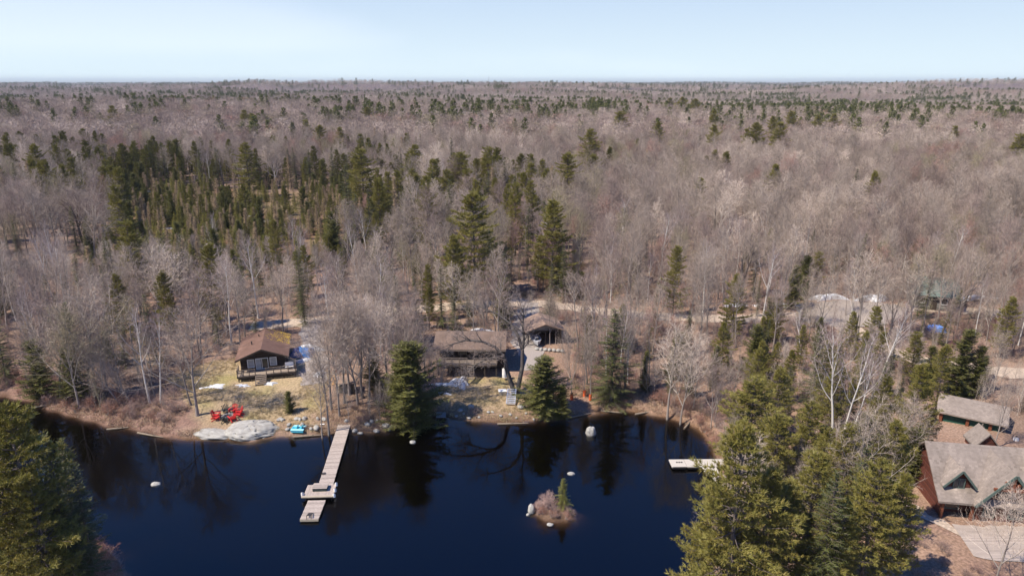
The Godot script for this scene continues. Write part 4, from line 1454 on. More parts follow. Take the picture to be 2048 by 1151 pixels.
func chair(x: float, z: float, face_to: Vector2, m: Material, label: String) -> void:
	var turn := atan2(face_to.x - x, face_to.y - z)
	var o := thing("garden_chair", label, "chair", Vector3(x, height_at(x, z), z), turn, "chairs around the fire pit")
	var b := Builder.new()
	for i in 5:
		b.box(Vector3(0, 0.36 - i * 0.032, 0.22 - i * 0.12), Vector3(0.56, 0.03, 0.11), Basis(Vector3.RIGHT, -0.2))
	part("seat", b, m, o)
	for i in 5:
		var a := (i - 2) * 0.1
		var k := Builder.new()
		k.bar(Vector3((i - 2) * 0.11, 0.22, -0.26), Vector3((i - 2) * 0.11 + sin(a) * 0.8, 0.98 - absf(i - 2) * 0.06, -0.58), 0.1, 0.025)
		part("back_slat", k, m, o)
	for s in [-1.0, 1.0]:
		bx("arm", Vector3(s * 0.36, 0.55, 0.02), Vector3(0.14, 0.035, 0.75), m, o)
		bx("leg", Vector3(s * 0.33, 0.27, 0.32), Vector3(0.05, 0.54, 0.1), m, o)
		var l := Builder.new()
		l.bar(Vector3(s * 0.31, 0.4, 0.3), Vector3(s * 0.31, 0.03, -0.62), 0.045, 0.12)
		part("leg", l, m, o)

func small_things() -> void:
	# fire pit with its ring of chairs
	var c := Vector2(-34.6, -74.7)
	clear_of(c.x, c.y, 4.0)
	clear_of(-37.5, -75.0, 4.5)
	var f := thing("fire_pit", "round stone fire pit in the middle of the red chairs", "fire pit", Vector3(c.x, height_at(c.x, c.y), c.y))
	for i in 11:
		var a := TAU * i / 11.0
		var s := part("stone", rock_mesh(500 + i, 6, 0.3, 0.1, Color(0.2, 0.2, 0.2), Color(0.36, 0.35, 0.34)), mats.stone, f)
		s.position = Vector3(cos(a) * 0.62, 0.1, sin(a) * 0.62)
		s.scale = Vector3(0.2, 0.17, 0.18)
	var ash := Builder.new()
	var ring := []
	for i in 12:
		ring.append(Vector3(cos(TAU * i / 12.0) * 0.5, 0.06, sin(TAU * i / 12.0) * 0.5))
	ash.face(ring, Vector3.UP)
	part("ash", ash, mats.dark_metal, f)
	var spots := [[-2.0, 0.15, true, "red garden chair farthest towards the stout bare tree"], [-1.75, 0.85, true, "red garden chair closest to the rock slab, on the tree side"], [-0.85, -1.3, false, "black garden chair on the lawn side of the fire pit"], [0.35, -1.45, true, "red garden chair behind the fire pit beside the black one"], [1.5, -0.9, true, "red garden chair at the lawn side end of the ring"], [1.75, -0.2, true, "red garden chair in the middle of the row facing the tree"], [1.1, 1.0, true, "red garden chair next to the big boulder"], [0.05, 1.45, false, "black garden chair between fire pit and boulder"]]
	for s in spots:
		chair(c.x + s[0] * 0.68, c.y + s[1] * 0.68, c, mats.red_plastic if s[2] else mats.black_plastic, s[3])
	# boulders
	rock("boulder", "huge lichen grey boulder sloping into the water below the red chairs", Vector3(-31.0, 0.15, -72.6), Vector3(3.2, 1.05, 2.1), 21, 0.1, 44)
	rock("boulder", "flat pale rock slab at the waterline left of the huge boulder", Vector3(-35.3, 0.05, -72.0), Vector3(2.6, 0.6, 1.2), 35, -0.1, 30)
	rock("rock", "round pale rock standing alone in the water off the tall spruce", Vector3(9.4, 0.15, -72.3), Vector3(0.62, 0.75, 0.55), 41, 0.0, 16)
	rock("rock", "small rock breaking the water left of the big shore cedar's reflection", Vector3(-11.5, 0.02, -70.2), Vector3(0.34, 0.22, 0.3), 42)
	rock("rock", "low rock in open water above the islet", Vector3(6.3, 0.0, -63.6), Vector3(0.4, 0.18, 0.28), 43)
	rock("rock", "lone pale rock in the dark water off the left shore", Vector3(-37, 0.0, -61.6), Vector3(0.5, 0.25, 0.36), 44)
	rock("rock", "tall white rock on the islet's left side", Vector3(1.9, 0.15, -57.0), Vector3(0.34, 0.62, 0.36), 45)
	rock("rock", "small white rock below the islet's tall rock", Vector3(1.55, 0.02, -56.4), Vector3(0.18, 0.16, 0.17), 46)
	rock("rock", "flat white rock at the islet's front edge", Vector3(3.6, 0.0, -54.9), Vector3(0.32, 0.15, 0.2), 47)
	rock("rock", "angular grey stone on the yard left of the ramp", Vector3(-5.2, height_at(-5.2, -77.6) + 0.12, -77.6), Vector3(0.42, 0.36, 0.36), 48)
	rock("rock", "mossy dark stone on the yard right of the ramp", Vector3(1.15, height_at(1.15, -77.6) + 0.12, -77.6), Vector3(0.5, 0.36, 0.4), 49, 0.0, 12, "", true)
	rock("rock", "reddish rock pair on the yard by the tiny dock", Vector3(-6.5, height_at(-6.5, -77.0) + 0.06, -77.0), Vector3(0.35, 0.2, 0.3), 50, 0.0, 12, "", true)
	for i in 26:
		var x := rng.randf_range(-28.5, -14.5)
		var z := -72.2 - rng.randf_range(0.0, 2.2)
		rock("shore_stone", "grey stone among the shore stones around the dock head", Vector3(x, maxf(height_at(x, z), 0.0) + 0.05, z), Vector3(rng.randf_range(0.18, 0.5), rng.randf_range(0.14, 0.3), rng.randf_range(0.18, 0.4)), 600 + i, rng.randf() * 6.0, 8, "shore stones by the dock", i % 3 == 0)
	for i in 14:
		var x := -7.0 + i * 0.95 + rng.randf_range(-0.3, 0.3)
		var z := -76.0 + rng.randf_range(-0.7, 0.3)
		rock("shore_stone", "small stone along the waterline of the yard with the ramp", Vector3(x, maxf(height_at(x, z), 0.0) + 0.02, z), Vector3(rng.randf_range(0.12, 0.3), 0.14, rng.randf_range(0.12, 0.28)), 640 + i, rng.randf() * 6.0, 7, "stones along the yard's waterline", i % 2 == 0)
	var drift := [[-60.2, -79.3, 0.5, "grey driftwood log on the reddish bank, farthest left"], [-47.5, -73.4, 0.2, "grey driftwood log at the waterline below the shore birches"], [-42.8, -71.8, -0.3, "pale driftwood log half in the water left of the rock slab"], [-24.0, -71.6, 0.15, "grey log floating against the bank between pedal boat and dock"], [-15.6, -73.4, -0.5, "dark log on the bank right of the dock"], [8.3, -76.6, 0.4, "pale log at the waterline below the orange guards"], [12.6, -77.7, -0.2, "grey log in the water under the tall shore spruce"], [16.6, -77.4, 0.3, "pale log on the leaf strewn shore right of the spruce"], [21.4, -74.4, 1.0, "grey log at the corner of the bay"], [0.1, -74.6, 0.05, "thin reddish log floating off the yard with the ramp"]]
	for q in drift:
		var dl := thing("driftwood_log", q[3], "log", Vector3(q[0], maxf(height_at(q[0], q[1]), 0.0) + 0.06, q[1]), q[2])
		var db := Builder.new()
		var ln := rng.randf_range(1.0, 1.9)
		db.tube(Vector3(-ln, 0, 0), Vector3(0, 0.05, 0.08), 0.12, 0.1, 7, Color(0.62, 0.58, 0.55))
		db.tube(Vector3(0, 0.05, 0.08), Vector3(ln, 0.02, 0), 0.1, 0.05, 7, Color(0.62, 0.58, 0.55))
		part("stem", db, mats.pale_log, dl)
		for k in 3:
			var kb := Builder.new()
			var from := Vector3(rng.randf_range(-ln, ln) * 0.8, 0.04, 0.03)
			kb.tube(from, from + Vector3(rng.randf_range(-0.3, 0.4), rng.randf_range(0.2, 0.5), rng.randf_range(-0.4, 0.4)), 0.035, 0.012, 4, Color(0.62, 0.58, 0.55))
			part("branch_stub", kb, mats.pale_log, dl)
	# turquoise pedal boat pulled up on the bank
	var o := thing("pedal_boat", "turquoise plastic pedal boat pulled up on the bank", "boat", Vector3(-25.4, 0.3, -72.5), deg_to_rad(-3))
	o.scale = Vector3.ONE * 0.78
	var b := Builder.new()
	for s in [-0.62, 0.62]:
		b.box(Vector3(0, 0.2, s), Vector3(1.85, 0.34, 0.34))
	b.box(Vector3(0, 0.26, 0), Vector3(1.7, 0.18, 0.95))
	part("hull", b, mats.turquoise, o)
	bx("rim", Vector3(0, 0.4, 0.6), Vector3(1.95, 0.07, 0.46), mats.turquoise_pale, o)
	bx("rim", Vector3(0, 0.4, -0.6), Vector3(1.95, 0.07, 0.42), mats.turquoise_pale, o)
	for s in [-0.42, 0.3]:
		var sb := Builder.new()
		sb.box(Vector3(s, 0.42, 0.0), Vector3(0.5, 0.12, 0.6))
		sb.box(Vector3(s + 0.28, 0.62, 0.0), Vector3(0.1, 0.4, 0.6), Basis(Vector3.BACK, -0.25))
		part("seat", sb, mats.turquoise, o)
	bx("bow", Vector3(-0.95, 0.26, 0), Vector3(0.2, 0.3, 1.3), mats.turquoise, o)
	var pd := thing("paddle", "white oar lying beside the turquoise pedal boat", "oar", Vector3(-23.7, height_at(-23.7, -73.1) + 0.06, -73.1), deg_to_rad(8))
	b = Builder.new()
	b.tube(Vector3(-0.9, 0.05, 0), Vector3(0.7, 0.05, 0), 0.03, 0.03, 6, Color.WHITE)
	part("shaft", b, mats.pale_log, pd)
	bx("blade", Vector3(0.95, 0.05, 0), Vector3(0.5, 0.03, 0.18), mats.white_paint, pd)
	# aluminium ramp standing on the yard
	o = thing("metal_ramp", "bright aluminium dock ramp propped against the forked tree", "ramp", Vector3(-0.1, height_at(-0.1, -79.2), -79.2), deg_to_rad(-4))
	b = Builder.new()
	for s in [-0.55, 0.55]:
		b.bar(Vector3(s, 0.12, 1.25), Vector3(s, 0.95, -1.35), 0.08, 0.16)
	part("rail", b, mats.aluminium, o)
	for i in 9:
		var t := i / 8.0
		bx("tread", Vector3(0, lerpf(0.14, 0.97, t), lerpf(1.15, -1.28, t)), Vector3(1.05, 0.05, 0.19), mats.aluminium, o)
	for s in [-0.5, 0.5]:
		bx("leg", Vector3(s, 0.42, -1.2), Vector3(0.07, 0.9, 0.07), mats.aluminium, o)
	o = thing("wooden_crate", "small pale wooden crate left of the forked tree's foot", "crate", Vector3(-1.25, height_at(-1.25, -80.6), -80.6), 0.1)
	b = Builder.new()
	for i in 4:
		b.box(Vector3(0, 0.09 + i * 0.14, 0.33), Vector3(0.95, 0.12, 0.03))
		b.box(Vector3(0, 0.09 + i * 0.14, -0.33), Vector3(0.95, 0.12, 0.03))
	part("side", b, mats.pale_log, o)
	bx("lid", Vector3(0, 0.6, 0), Vector3(1.05, 0.05, 0.75), mats.white_paint, o)
	# orange mesh wraps round three stems
	for q in [[7.7, -79.7, "leftmost"], [9.4, -80.5, "middle"], [10.1, -79.7, "rightmost"]]:
		clear_of(q[0], q[1] + 1.2, 1.9)
		o = thing("tree_guard", "orange mesh guard wrapped round the foot of the %s of three thin stems" % q[2], "tree guard", Vector3(q[0], height_at(q[0], q[1]), q[1]))
		b = Builder.new()
		b.tube(Vector3(0, 0, 0), Vector3(0.02, 0.85, 0), 0.19, 0.19, 9, Color.WHITE)
		part("mesh_sleeve", b, mats.orange, o)
		b = Builder.new()
		b.tube(Vector3(0, 0.48, 0), Vector3(0, 0.53, 0), 0.2, 0.2, 9, Color.WHITE)
		part("tie", b, mats.dark_metal, o)
	# woodpile with its lean-to
	clear_of(-21.6, -80.6, 2.0)
	o = thing("woodshed", "small lean-to woodshed with a leaf covered roof behind the dock head", "shed", Vector3(-21.6, height_at(-21.6, -80.6), -80.6), deg_to_rad(8))
	b = Builder.new()
	slab(b, [Vector3(-1.2, 1.55, 0.7), Vector3(1.2, 1.55, 0.7), Vector3(1.2, 2.05, -0.9), Vector3(-1.2, 2.05, -0.9)], 0.07)
	part("roof", b, mats.tan_shingle, o)
	for q in [[-1.1, 0.6, 1.5], [1.1, 0.6, 1.5], [-1.1, -0.8, 1.95], [1.1, -0.8, 1.95]]:
		bx("post", Vector3(q[0], q[2] / 2, q[1]), Vector3(0.1, q[2], 0.1), mats.dark_wood, o)
	var logs := thing("firewood_stack", "stack of split firewood under the leaf covered lean-to", "firewood", Vector3(-21.6, height_at(-21.6, -80.6), -80.6), deg_to_rad(8))
	for j in 5:
		for i in 9:
			var lb := Builder.new()
			lb.tube(Vector3(-0.9 + i * 0.225 + (j % 2) * 0.1, 0.11 + j * 0.2, -0.5), Vector3(-0.9 + i * 0.225 + (j % 2) * 0.1, 0.11 + j * 0.2, 0.25), 0.105, 0.1, 6, Color.WHITE * rng.randf_range(0.75, 1.1))
			lb.face([Vector3(-0.98 + i * 0.225 + (j % 2) * 0.1, 0.05 + j * 0.2, 0.25), Vector3(-0.82 + i * 0.225 + (j % 2) * 0.1, 0.05 + j * 0.2, 0.25), Vector3(-0.9 + i * 0.225 + (j % 2) * 0.1, 0.2 + j * 0.2, 0.25)], Vector3.BACK)
			part("log", lb, mats.pale_log, logs)
	o = thing("plywood_sheet", "orange leaf strewn plywood board leaning behind the woodshed", "board", Vector3(-22.9, height_at(-22.9, -82.6), -82.6), 0.3)
	b = Builder.new()
	slab(b, [Vector3(-1.0, 0.5, 0.8), Vector3(1.0, 0.5, 0.8), Vector3(1.0, 1.2, -0.6), Vector3(-1.0, 1.2, -0.6)], 0.05)
	part("sheet", b, mats.orange_ply, o)
	for s in [-0.8, 0.8]:
		bx("prop", Vector3(s, 0.5, -0.45), Vector3(0.08, 1.0, 0.08), mats.dark_wood, o)
	# tarp covered heap behind the brown cottage
	clear_of(-30.6, -92.0, 2.6)
	o = thing("blue_tarp", "blue tarp over a heap beside the brown cottage's back corner", "tarp", Vector3(-30.6, height_at(-30.6, -92.0), -92.0))
	part("sheet", cloth(1.75, 1.0, 1.25, 61), mats.tarp, o)
	# communication mast on the skyline
	o = thing("radio_mast", "thin lattice mast on the far skyline", "mast", Vector3(-105, height_at(-105, -3200), -3200))
	b = Builder.new()
	for k in 3:
		var a := TAU * k / 3.0
		b.tube(Vector3(cos(a) * 0.9, 0, sin(a) * 0.9), Vector3(cos(a) * 0.5, 58, sin(a) * 0.5), 0.18, 0.14, 4, Color.WHITE)
	for j in 19:
		for k in 3:
			var a := TAU * k / 3.0
			var e := TAU * (k + 1) / 3.0
			b.tube(Vector3(cos(a) * 0.8, j * 3.0, sin(a) * 0.8), Vector3(cos(e) * 0.7, j * 3.0 + 3.0, sin(e) * 0.7), 0.07, 0.07, 3, Color.WHITE)
	part("lattice", b, mats.dark_metal, o)
	b = Builder.new()
	b.tube(Vector3(0, 57, 0), Vector3(0, 64, 0), 0.12, 0.06, 4, Color.WHITE)
	part("antenna", b, mats.dark_metal, o)

# the big dark tree whose stem forks at the ground, its limbs hanging over the long cottage
func forked_tree() -> void:
	var r := RandomNumberGenerator.new()
	r.seed = 404
	var o := thing("bare_tree", "big dark forked tree on the yard, its limbs reaching over the long cottage", "tree", Vector3(0.45, height_at(0.45, -80.8) - 0.05, -80.8))
	var st := {"bark": Color(0.10, 0.088, 0.082), "limb": Color(0.12, 0.105, 0.097), "branch": Color(0.18, 0.155, 0.145), "twig": Color(0.25, 0.21, 0.195), "w3": 0.028, "w4": 0.018, "n4": 5.0, "taper": 0.8,
		"wob": [0.1, 0.24, 0.28], "trop": [0.0, 0.02, 0.02], "n": [8, 8, 6], "start": [0.3, 0.12, 0.1], "ang": [0.9, 0.85, 0.8], "limb_len": 0.5}
	var tb := Builder.new()
	var cb := Builder.new()
	var stems := [
		[Vector3(-0.1, -0.2, 0), Vector3(-0.55, 1.6, 0), Vector3(-1.2, 3.6, -0.2), Vector3(-1.5, 5.2, -0.3), Vector3(-2.6, 6.4, -0.6), Vector3(-4.4, 7.2, -0.6), Vector3(-6.4, 7.4, -0.4), Vector3(-8.2, 7.0, 0.0)],
		[Vector3(0.15, -0.2, 0), Vector3(0.5, 1.8, -0.1), Vector3(0.9, 3.8, -0.2), Vector3(0.9, 6.0, -0.3), Vector3(0.4, 7.8, -0.6), Vector3(-0.6, 9.4, -1.0), Vector3(-2.4, 10.6, -1.6), Vector3(-4.4, 11.3, -2.0)],
		[Vector3(0.9, 6.0, -0.3), Vector3(1.1, 7.6, 0.0), Vector3(0.9, 9.4, 0.2), Vector3(1.0, 11.2, 0.3), Vector3(0.6, 12.4, 0.2)],
		[Vector3(-1.5, 5.2, -0.3), Vector3(-2.4, 5.6, 0.6), Vector3(-3.8, 5.4, 1.2), Vector3(-5.4, 4.7, 1.6), Vector3(-6.6, 3.7, 1.7)]]
	var rads := [[0.34, 0.06], [0.36, 0.06], [0.16, 0.04], [0.15, 0.04]]
	for k in stems.size():
		var q: Array = stems[k]
		for i in q.size() - 1:
			var t0 := float(i) / (q.size() - 1)
			var t1 := float(i + 1) / (q.size() - 1)
			tb.tube(q[i], q[i + 1], lerpf(rads[k][0], rads[k][1], t0), lerpf(rads[k][0], rads[k][1], t1), 8, st.bark * r.randf_range(0.9, 1.1))
			if i >= (3 if k < 2 else 0):
				for j in 3:
					var d: Vector3 = (q[i + 1] - q[i]).normalized()
					grow(tb, cb, r, (q[i] as Vector3).lerp(q[i + 1], r.randf()), (turned(d, r.randf_range(0.5, 1.1), r.randf() * TAU) + Vector3(-0.15, 0.1, 0)).normalized(), r.randf_range(1.6, 3.4), 0.07, 1, st)
		grow(tb, cb, r, q[-1], (q[-1] - q[-2]).normalized(), 2.4, rads[k][1], 1, st)
	part("trunk", tb, mats.wood, o)
	part("crown", cb, mats.leaf_bare, o)
	taken[Vector2i(0, -37)] = true
	clear_of(0.4, -80.8, 2.5)

# ---------------------------------------------------------------- the forest
func region(x: float, z: float) -> String:
	if z > -98.0:
		if x < -40.0: return "left of the brown cottage"
		if x < -24.0: return "round the brown cottage's clearing"
		if x < -10.0: return "between the two cottages"
		if x < 4.0: return "beside the long cottage's yard"
		if x < 23.0: return "right of the open carport"
		if x < 46.0: return "left of the log house"
		return "above the green garage"
	if z > -140.0:
		if x < -18.0: return "behind the brown cottage's road"
		if x < 26.0: return "behind the sandy road bend"
		return "around the gravel lot"
	if inside(x, z, "bog"): return "on the snowy bog"
	if z > -330.0 and x < -18.0: return "in the evergreen belt by the bog"
	return "far back in the left half" if x < 0.0 else "far back in the right half"

const NTH := ["leftmost", "second from left", "third from left", "fourth from left", "fifth from left", "sixth from left", "seventh from left", "eighth from left"]
const ROWS := ["front row", "second row", "third row", "fourth row", "fifth row"]
var singles := {}

# tell apart those that read alike: rows by depth, then places from left to right
func name_singles() -> void:
	for key in singles:
		var a: Array = singles[key]
		var k: int = a.size()
		var base: String = key
		for o in a:
			o.set_meta("label", base)
			o.set_meta("group", base)
		if k == 1 or k > 40:
			continue
		a.sort_custom(func(p, q): return p.position.z > q.position.z)
		var rows := int(ceil(k / 8.0))
		var per := int(ceil(float(k) / rows))
		for r in rows:
			var row := a.slice(r * per, mini((r + 1) * per, k))
			row.sort_custom(func(p, q): return p.position.x / -p.position.z < q.position.x / -q.position.z)
			for i in row.size():
				var where: String = NTH[i] if row.size() > 1 else ""
				if row.size() > 1 and i == row.size() - 1:
					where = "rightmost"
				row[i].set_meta("label", base + (", " + ROWS[r] if rows > 1 else "") + (", " + where if where else ""))

var kinds_made := {}
var flocks := {}

func flock(kind: String, x: float, z: float, hgt: float, wide: float, col: Color, where: String) -> void:
	var set_: Array = protos[kind]
	var k := rng.randi() % set_.size()
	var key := "%s|%s|%d" % [where, kind, k]
	if not flocks.has(key):
		flocks[key] = []
	var s: float = hgt / set_[k].h
	var bs := Basis(Vector3(rng.randf_range(-1, 1), 0, rng.randf_range(-1, 1)).normalized(), rng.randf_range(-0.06, 0.06)) * Basis(Vector3.UP, rng.randf() * TAU).scaled(Vector3(s * wide, s, s * wide))
	flocks[key].append([Transform3D(bs, Vector3(x, height_at(x, z) - 0.08, z)), col])

func finish_flocks() -> void:
	var groups := {"undergrowth": "thicket of bare saplings and brush under the near trees", "bare_forest": "leafless wood stretching back to the skyline", "evergreen_forest": "dark pines and spruces scattered through the far wood"}
	var roots := {}
	for w in groups:
		var o := Node3D.new()
		o.name = w
		add_child(o)
		mass(o, groups[w])
		o.set_meta("category", "forest" if w != "undergrowth" else "brush")
		roots[w] = o
	for key in flocks:
		var w: String = key.split("|")[0]
		var kind: String = key.split("|")[1]
		var a: Array = flocks[key]
		var mm := MultiMesh.new()
		mm.transform_format = MultiMesh.TRANSFORM_3D
		mm.use_colors = true
		mm.mesh = protos[kind][int(key.split("|")[2])].both
		mm.instance_count = a.size()
		for i in a.size():
			mm.set_instance_transform(i, a[i][0])
			mm.set_instance_color(i, a[i][1])
		var mi := MultiMeshInstance3D.new()
		mi.name = "trees" if w != "undergrowth" else "brush"
		mi.multimesh = mm
		mi.material_override = mats.wood
		roots[w].add_child(mi, true)

func blocked(x: float, z: float) -> bool:
	if inland(x, z) < 1.0 or Vector2(x - 4.4, z + 56.6).length() < 4.0:
		return true
	if z > -125.0:
		var p := Vector2(x, z)
		for k in keep_out:
			if absf(x - k[0]) < k[2] and absf(z - k[1]) < k[2]:
				return true
		if inside(x, z, "lawn") or inside(x, z, "yard") or inside(x, z, "lot"):
			return true
		if line_distance(p, polys.road) < 2.9:
			return true
		for d in polys.drives:
			if line_distance(p, d) < 2.3:
				return true
		if x > 43.0 and x < 68.0 and z > -101.0 and z < -82.0 and fposmod(sin(x * 91.7 + z * 37.3) * 437.5, 1.0) < 0.12:
			return true
		# what stands between the camera's side of the lake and the houses was felled
		if x > 33.5 and x < 58.0 and z > -55.0 and z < -36.0:
			return true
	return false

func bare_tone(x: float, z: float) -> String:
	var k := noise.get_noise_2d(x * 1.7 + 90.0, z * 1.7) * 1.5 + rng.randf_range(-0.75, 0.75)
	return "bare_pale" if k > 0.75 else "bare_grey" if k > 0.2 else "leaf_bare" if k > -0.35 else "bare_violet" if k > -0.8 else "bare_red" if rng.randf() < 0.35 else "bare_olive"

const TONE_COLOR := {"bare_pale": Color(1.6, 1.58, 1.52), "bare_grey": Color(1.12, 1.1, 1.06), "leaf_bare": Color(1, 0.98, 0.95), "bare_violet": Color(0.84, 0.77, 0.78), "bare_red": Color(1.05, 0.78, 0.74), "bare_olive": Color(0.9, 0.92, 0.7)}
const TONE_WORD := {"bare_pale": "pale grey", "bare_grey": "grey", "leaf_bare": "brown grey", "bare_violet": "violet brown", "bare_red": "reddish", "bare_olive": "olive grey"}

func wild(kind: String, x: float, z: float, hgt: float, wide: float, single: bool) -> void:
	var called: String = TREE_WORDS[kind][0]
	var made: int = kinds_made.get(called, 0)
	var limit := 255 if called == "bare_tree" else 265 if kind == "spruce" or kind == "larch" else 160
	if single and made < limit:
		kinds_made[called] = made + 1
		if called == "bare_tree":
			var tone := bare_tone(x, z)
			single_tree(kind, x, z, hgt, wide, rng.randf_range(-6, 6), "bare %s tree %s" % [TONE_WORD[tone], region(x, z)], tone)
		else:
			var word: String = {"birch": "white stemmed birch", "pine": "green pine", "spruce": "narrow dark spruce", "cedar": "bushy green cedar", "larch": "thin leafless larch"}[kind]
			var tone := ""
			if kind == "spruce" and inside(x, z, "bog"):
				tone = "leaf_young"
				word = "small yellowish spruce"
			single_tree(kind, x, z, hgt, wide, rng.randf_range(-3, 3), "%s %s" % [word, region(x, z)], tone)
		return
	if called == "bare_tree" or kind == "birch":
		flock(kind, x, z, hgt, wide, TONE_COLOR[bare_tone(x, z)] * rng.randf_range(0.72, 1.25) if kind != "birch" else Color.WHITE, "bare_forest")
	else:
		flock(kind, x, z, hgt, wide, Color.WHITE * rng.randf_range(0.8, 1.15) if kind != "spruce" or not inside(x, z, "bog") else Color(1.7, 1.55, 0.95), "evergreen_forest")

func single_tree(kind: String, x: float, z: float, hgt: float, wide: float, lean: float, key: String, tone: String) -> void:
	if not singles.has(key):
		singles[key] = []
	singles[key].append(tree(kind, x, z, hgt, wide, lean, key, key, tone))

func pick_bare() -> String:
	var k := rng.randf()
	return "bare" if k < 0.45 else "vase" if k < 0.7 else "tall" if k < 0.95 else "old"

func plant_forest() -> void:
	# near and middle wood, nearest row first
	var z := -46.0
	while z > -660.0:
		var step := 3.9 if z > -150.0 else 4.3 if z > -330.0 else 5.4
		var reach := -z * 0.80 + 14.0
		var x := -reach
		while x < reach:
			var px := x + rng.randf_range(-0.48, 0.48) * step
			var pz := z + rng.randf_range(-0.48, 0.48) * step
			x += step
			if taken.has(Vector2i(roundi(px / 2.2), roundi(pz / 2.2))) or blocked(px, pz):
				continue
			var k := rng.randf()
			var clump := noise.get_noise_2d(px * 2.2 + 300.0, pz * 2.2) * 1.6
			if pz < -140.0 and noise.get_noise_2d(px * 4.0, pz * 4.0 + 700.0) > 0.3 and rng.randf() < 0.6:
				continue
			var single := pz > -150.0
			if pz > -76.0 and px < 0.0:      # the point in the lower left corner
				if k < 0.75:
					wild("pine" if k < 0.5 else "spruce", px, pz, rng.randf_range(7, 13), rng.randf_range(0.9, 1.2), true)
			elif pz > -92.0 and px > 22.0:   # the grove round the log house
				if k < 0.32:
					wild("pine", px, pz, rng.randf_range(5, 9), rng.randf_range(0.8, 1.1), true)
				elif k < 0.52:
					wild("spruce" if k < 0.42 else "cedar", px, pz, rng.randf_range(3.5, 8), rng.randf_range(0.8, 1.2), true)
				elif k < 0.88:
					wild(pick_bare(), px, pz, rng.randf_range(4.5, 9), rng.randf_range(0.7, 1.0), true)
			elif pz > -140.0:
				var green := 0.1 + 0.2 * clampf(clump, 0.0, 1.0) + (0.3 if pz < -98.0 and px < 12.0 and px > -28.0 else 0.14 if pz < -98.0 and px < -20.0 else 0.12 if px > 8.0 and px < 42.0 and pz > -112.0 else 0.0)
				if k < green:
					var kind := "spruce" if k < green * 0.7 else "cedar" if k < green * 0.85 else "pine"
					wild(kind, px, pz, rng.randf_range(5, 11), rng.randf_range(0.75, 1.05), single)
				elif k < green + 0.07:
					wild("birch", px, pz, rng.randf_range(9, 14), rng.randf_range(0.8, 1.0), single)
				elif k < (0.6 if px < -41.0 and px > -47.0 and pz > -92.0 else 0.86 if px < -41.0 and pz > -92.0 else 0.85 if pz > -98.0 and px < 4.0 else 1.0):
					var low := px > -105.0 and px < -28.0 and pz < -107.0
					wild(pick_bare(), px, pz, rng.randf_range(5, 8.5) if low else rng.randf_range(9, 15), rng.randf_range(0.75, 1.1), single)
			elif inside(px, pz, "bog"):
				continue
			else:
				var green := 0.016 + 0.2 * clampf(clump - 0.25, 0.0, 1.0)
				if pz > -322.0 and px < -30.0 and px > -0.66 * -pz - 25.0 and pz < -180.0:
					green = 0.62 + 0.7 * clump - 0.55 * smoothstep(-262.0, -318.0, pz + 60.0 * noise.get_noise_2d(px * 1.5, 40.0))
				elif pz > -240.0 and px < 12.0 and px > -80.0:
					green = 0.55 + 0.35 * clump
				if pz < -430.0:
					green = 0.02 + 0.75 * clampf(clump + (0.05 if px > 130.0 or absf(px) < 120.0 else -0.35), 0.0, 1.0)
				if k < green:
					var kind := "pine" if k < green * 0.55 or pz < -400.0 else "spruce"
					if kind == "spruce" and rng.randf() < 0.25:
						kind = "larch"
					if pz < -330.0:
						flock("far_pine", px, pz, rng.randf_range(14, 20), rng.randf_range(0.9, 1.3), Color.WHITE * rng.randf_range(0.75, 1.1), "evergreen_forest")
					else:
						wild(kind, px, pz, rng.randf_range(9, 16), rng.randf_range(0.8, 1.1), pz > -260.0)
				elif pz < -330.0:
					flock("far_bare", px, pz, rng.randf_range(10, 17.5), rng.randf_range(0.85, 1.35), TONE_COLOR[bare_tone(px, pz)] * rng.randf_range(0.7, 1.25), "bare_forest")
				elif k < green + 0.04:
					wild("birch", px, pz, rng.randf_range(11, 15), 1.0, false)
				else:
					wild(pick_bare(), px, pz, rng.randf_range(10, 17.5), rng.randf_range(0.8, 1.3), false)
		z -= step
	# the bog's stunted trees, closer together
	for i in 9000:
		var px := rng.randf_range(-142.0, -33.0)
		var pz := rng.randf_range(-252.0, -125.0)
		var cell := Vector2i(roundi(px / 2.2), roundi(pz / 2.2))
		if taken.has(cell) or not inside(px + 26.0 * fine.get_noise_2d(px, pz), pz + 36.0 * fine.get_noise_2d(pz, px), "bog"):
			continue
		var clump := noise.get_noise_2d(px * 3.0 + 300.0, pz * 3.0) * 1.4
		if rng.randf() > 0.74 + clump - 0.25 * smoothstep(-175.0, -145.0, pz) + 0.3 * smoothstep(-75.0, -45.0, px):
			continue
		taken[cell] = true
		if rng.randf() < 0.09:
			wild("pine" if rng.randf() < 0.4 else "cedar", px, pz, rng.randf_range(6, 10.5), rng.randf_range(0.7, 1.0), true)
		elif rng.randf() < 0.3:
			wild("larch", px, pz, rng.randf_range(3.5, 7.5), rng.randf_range(1.3, 2.0), true)
		else:
			wild("spruce", px, pz, rng.randf_range(2.2, 7.0), rng.randf_range(1.0, 1.7), true)
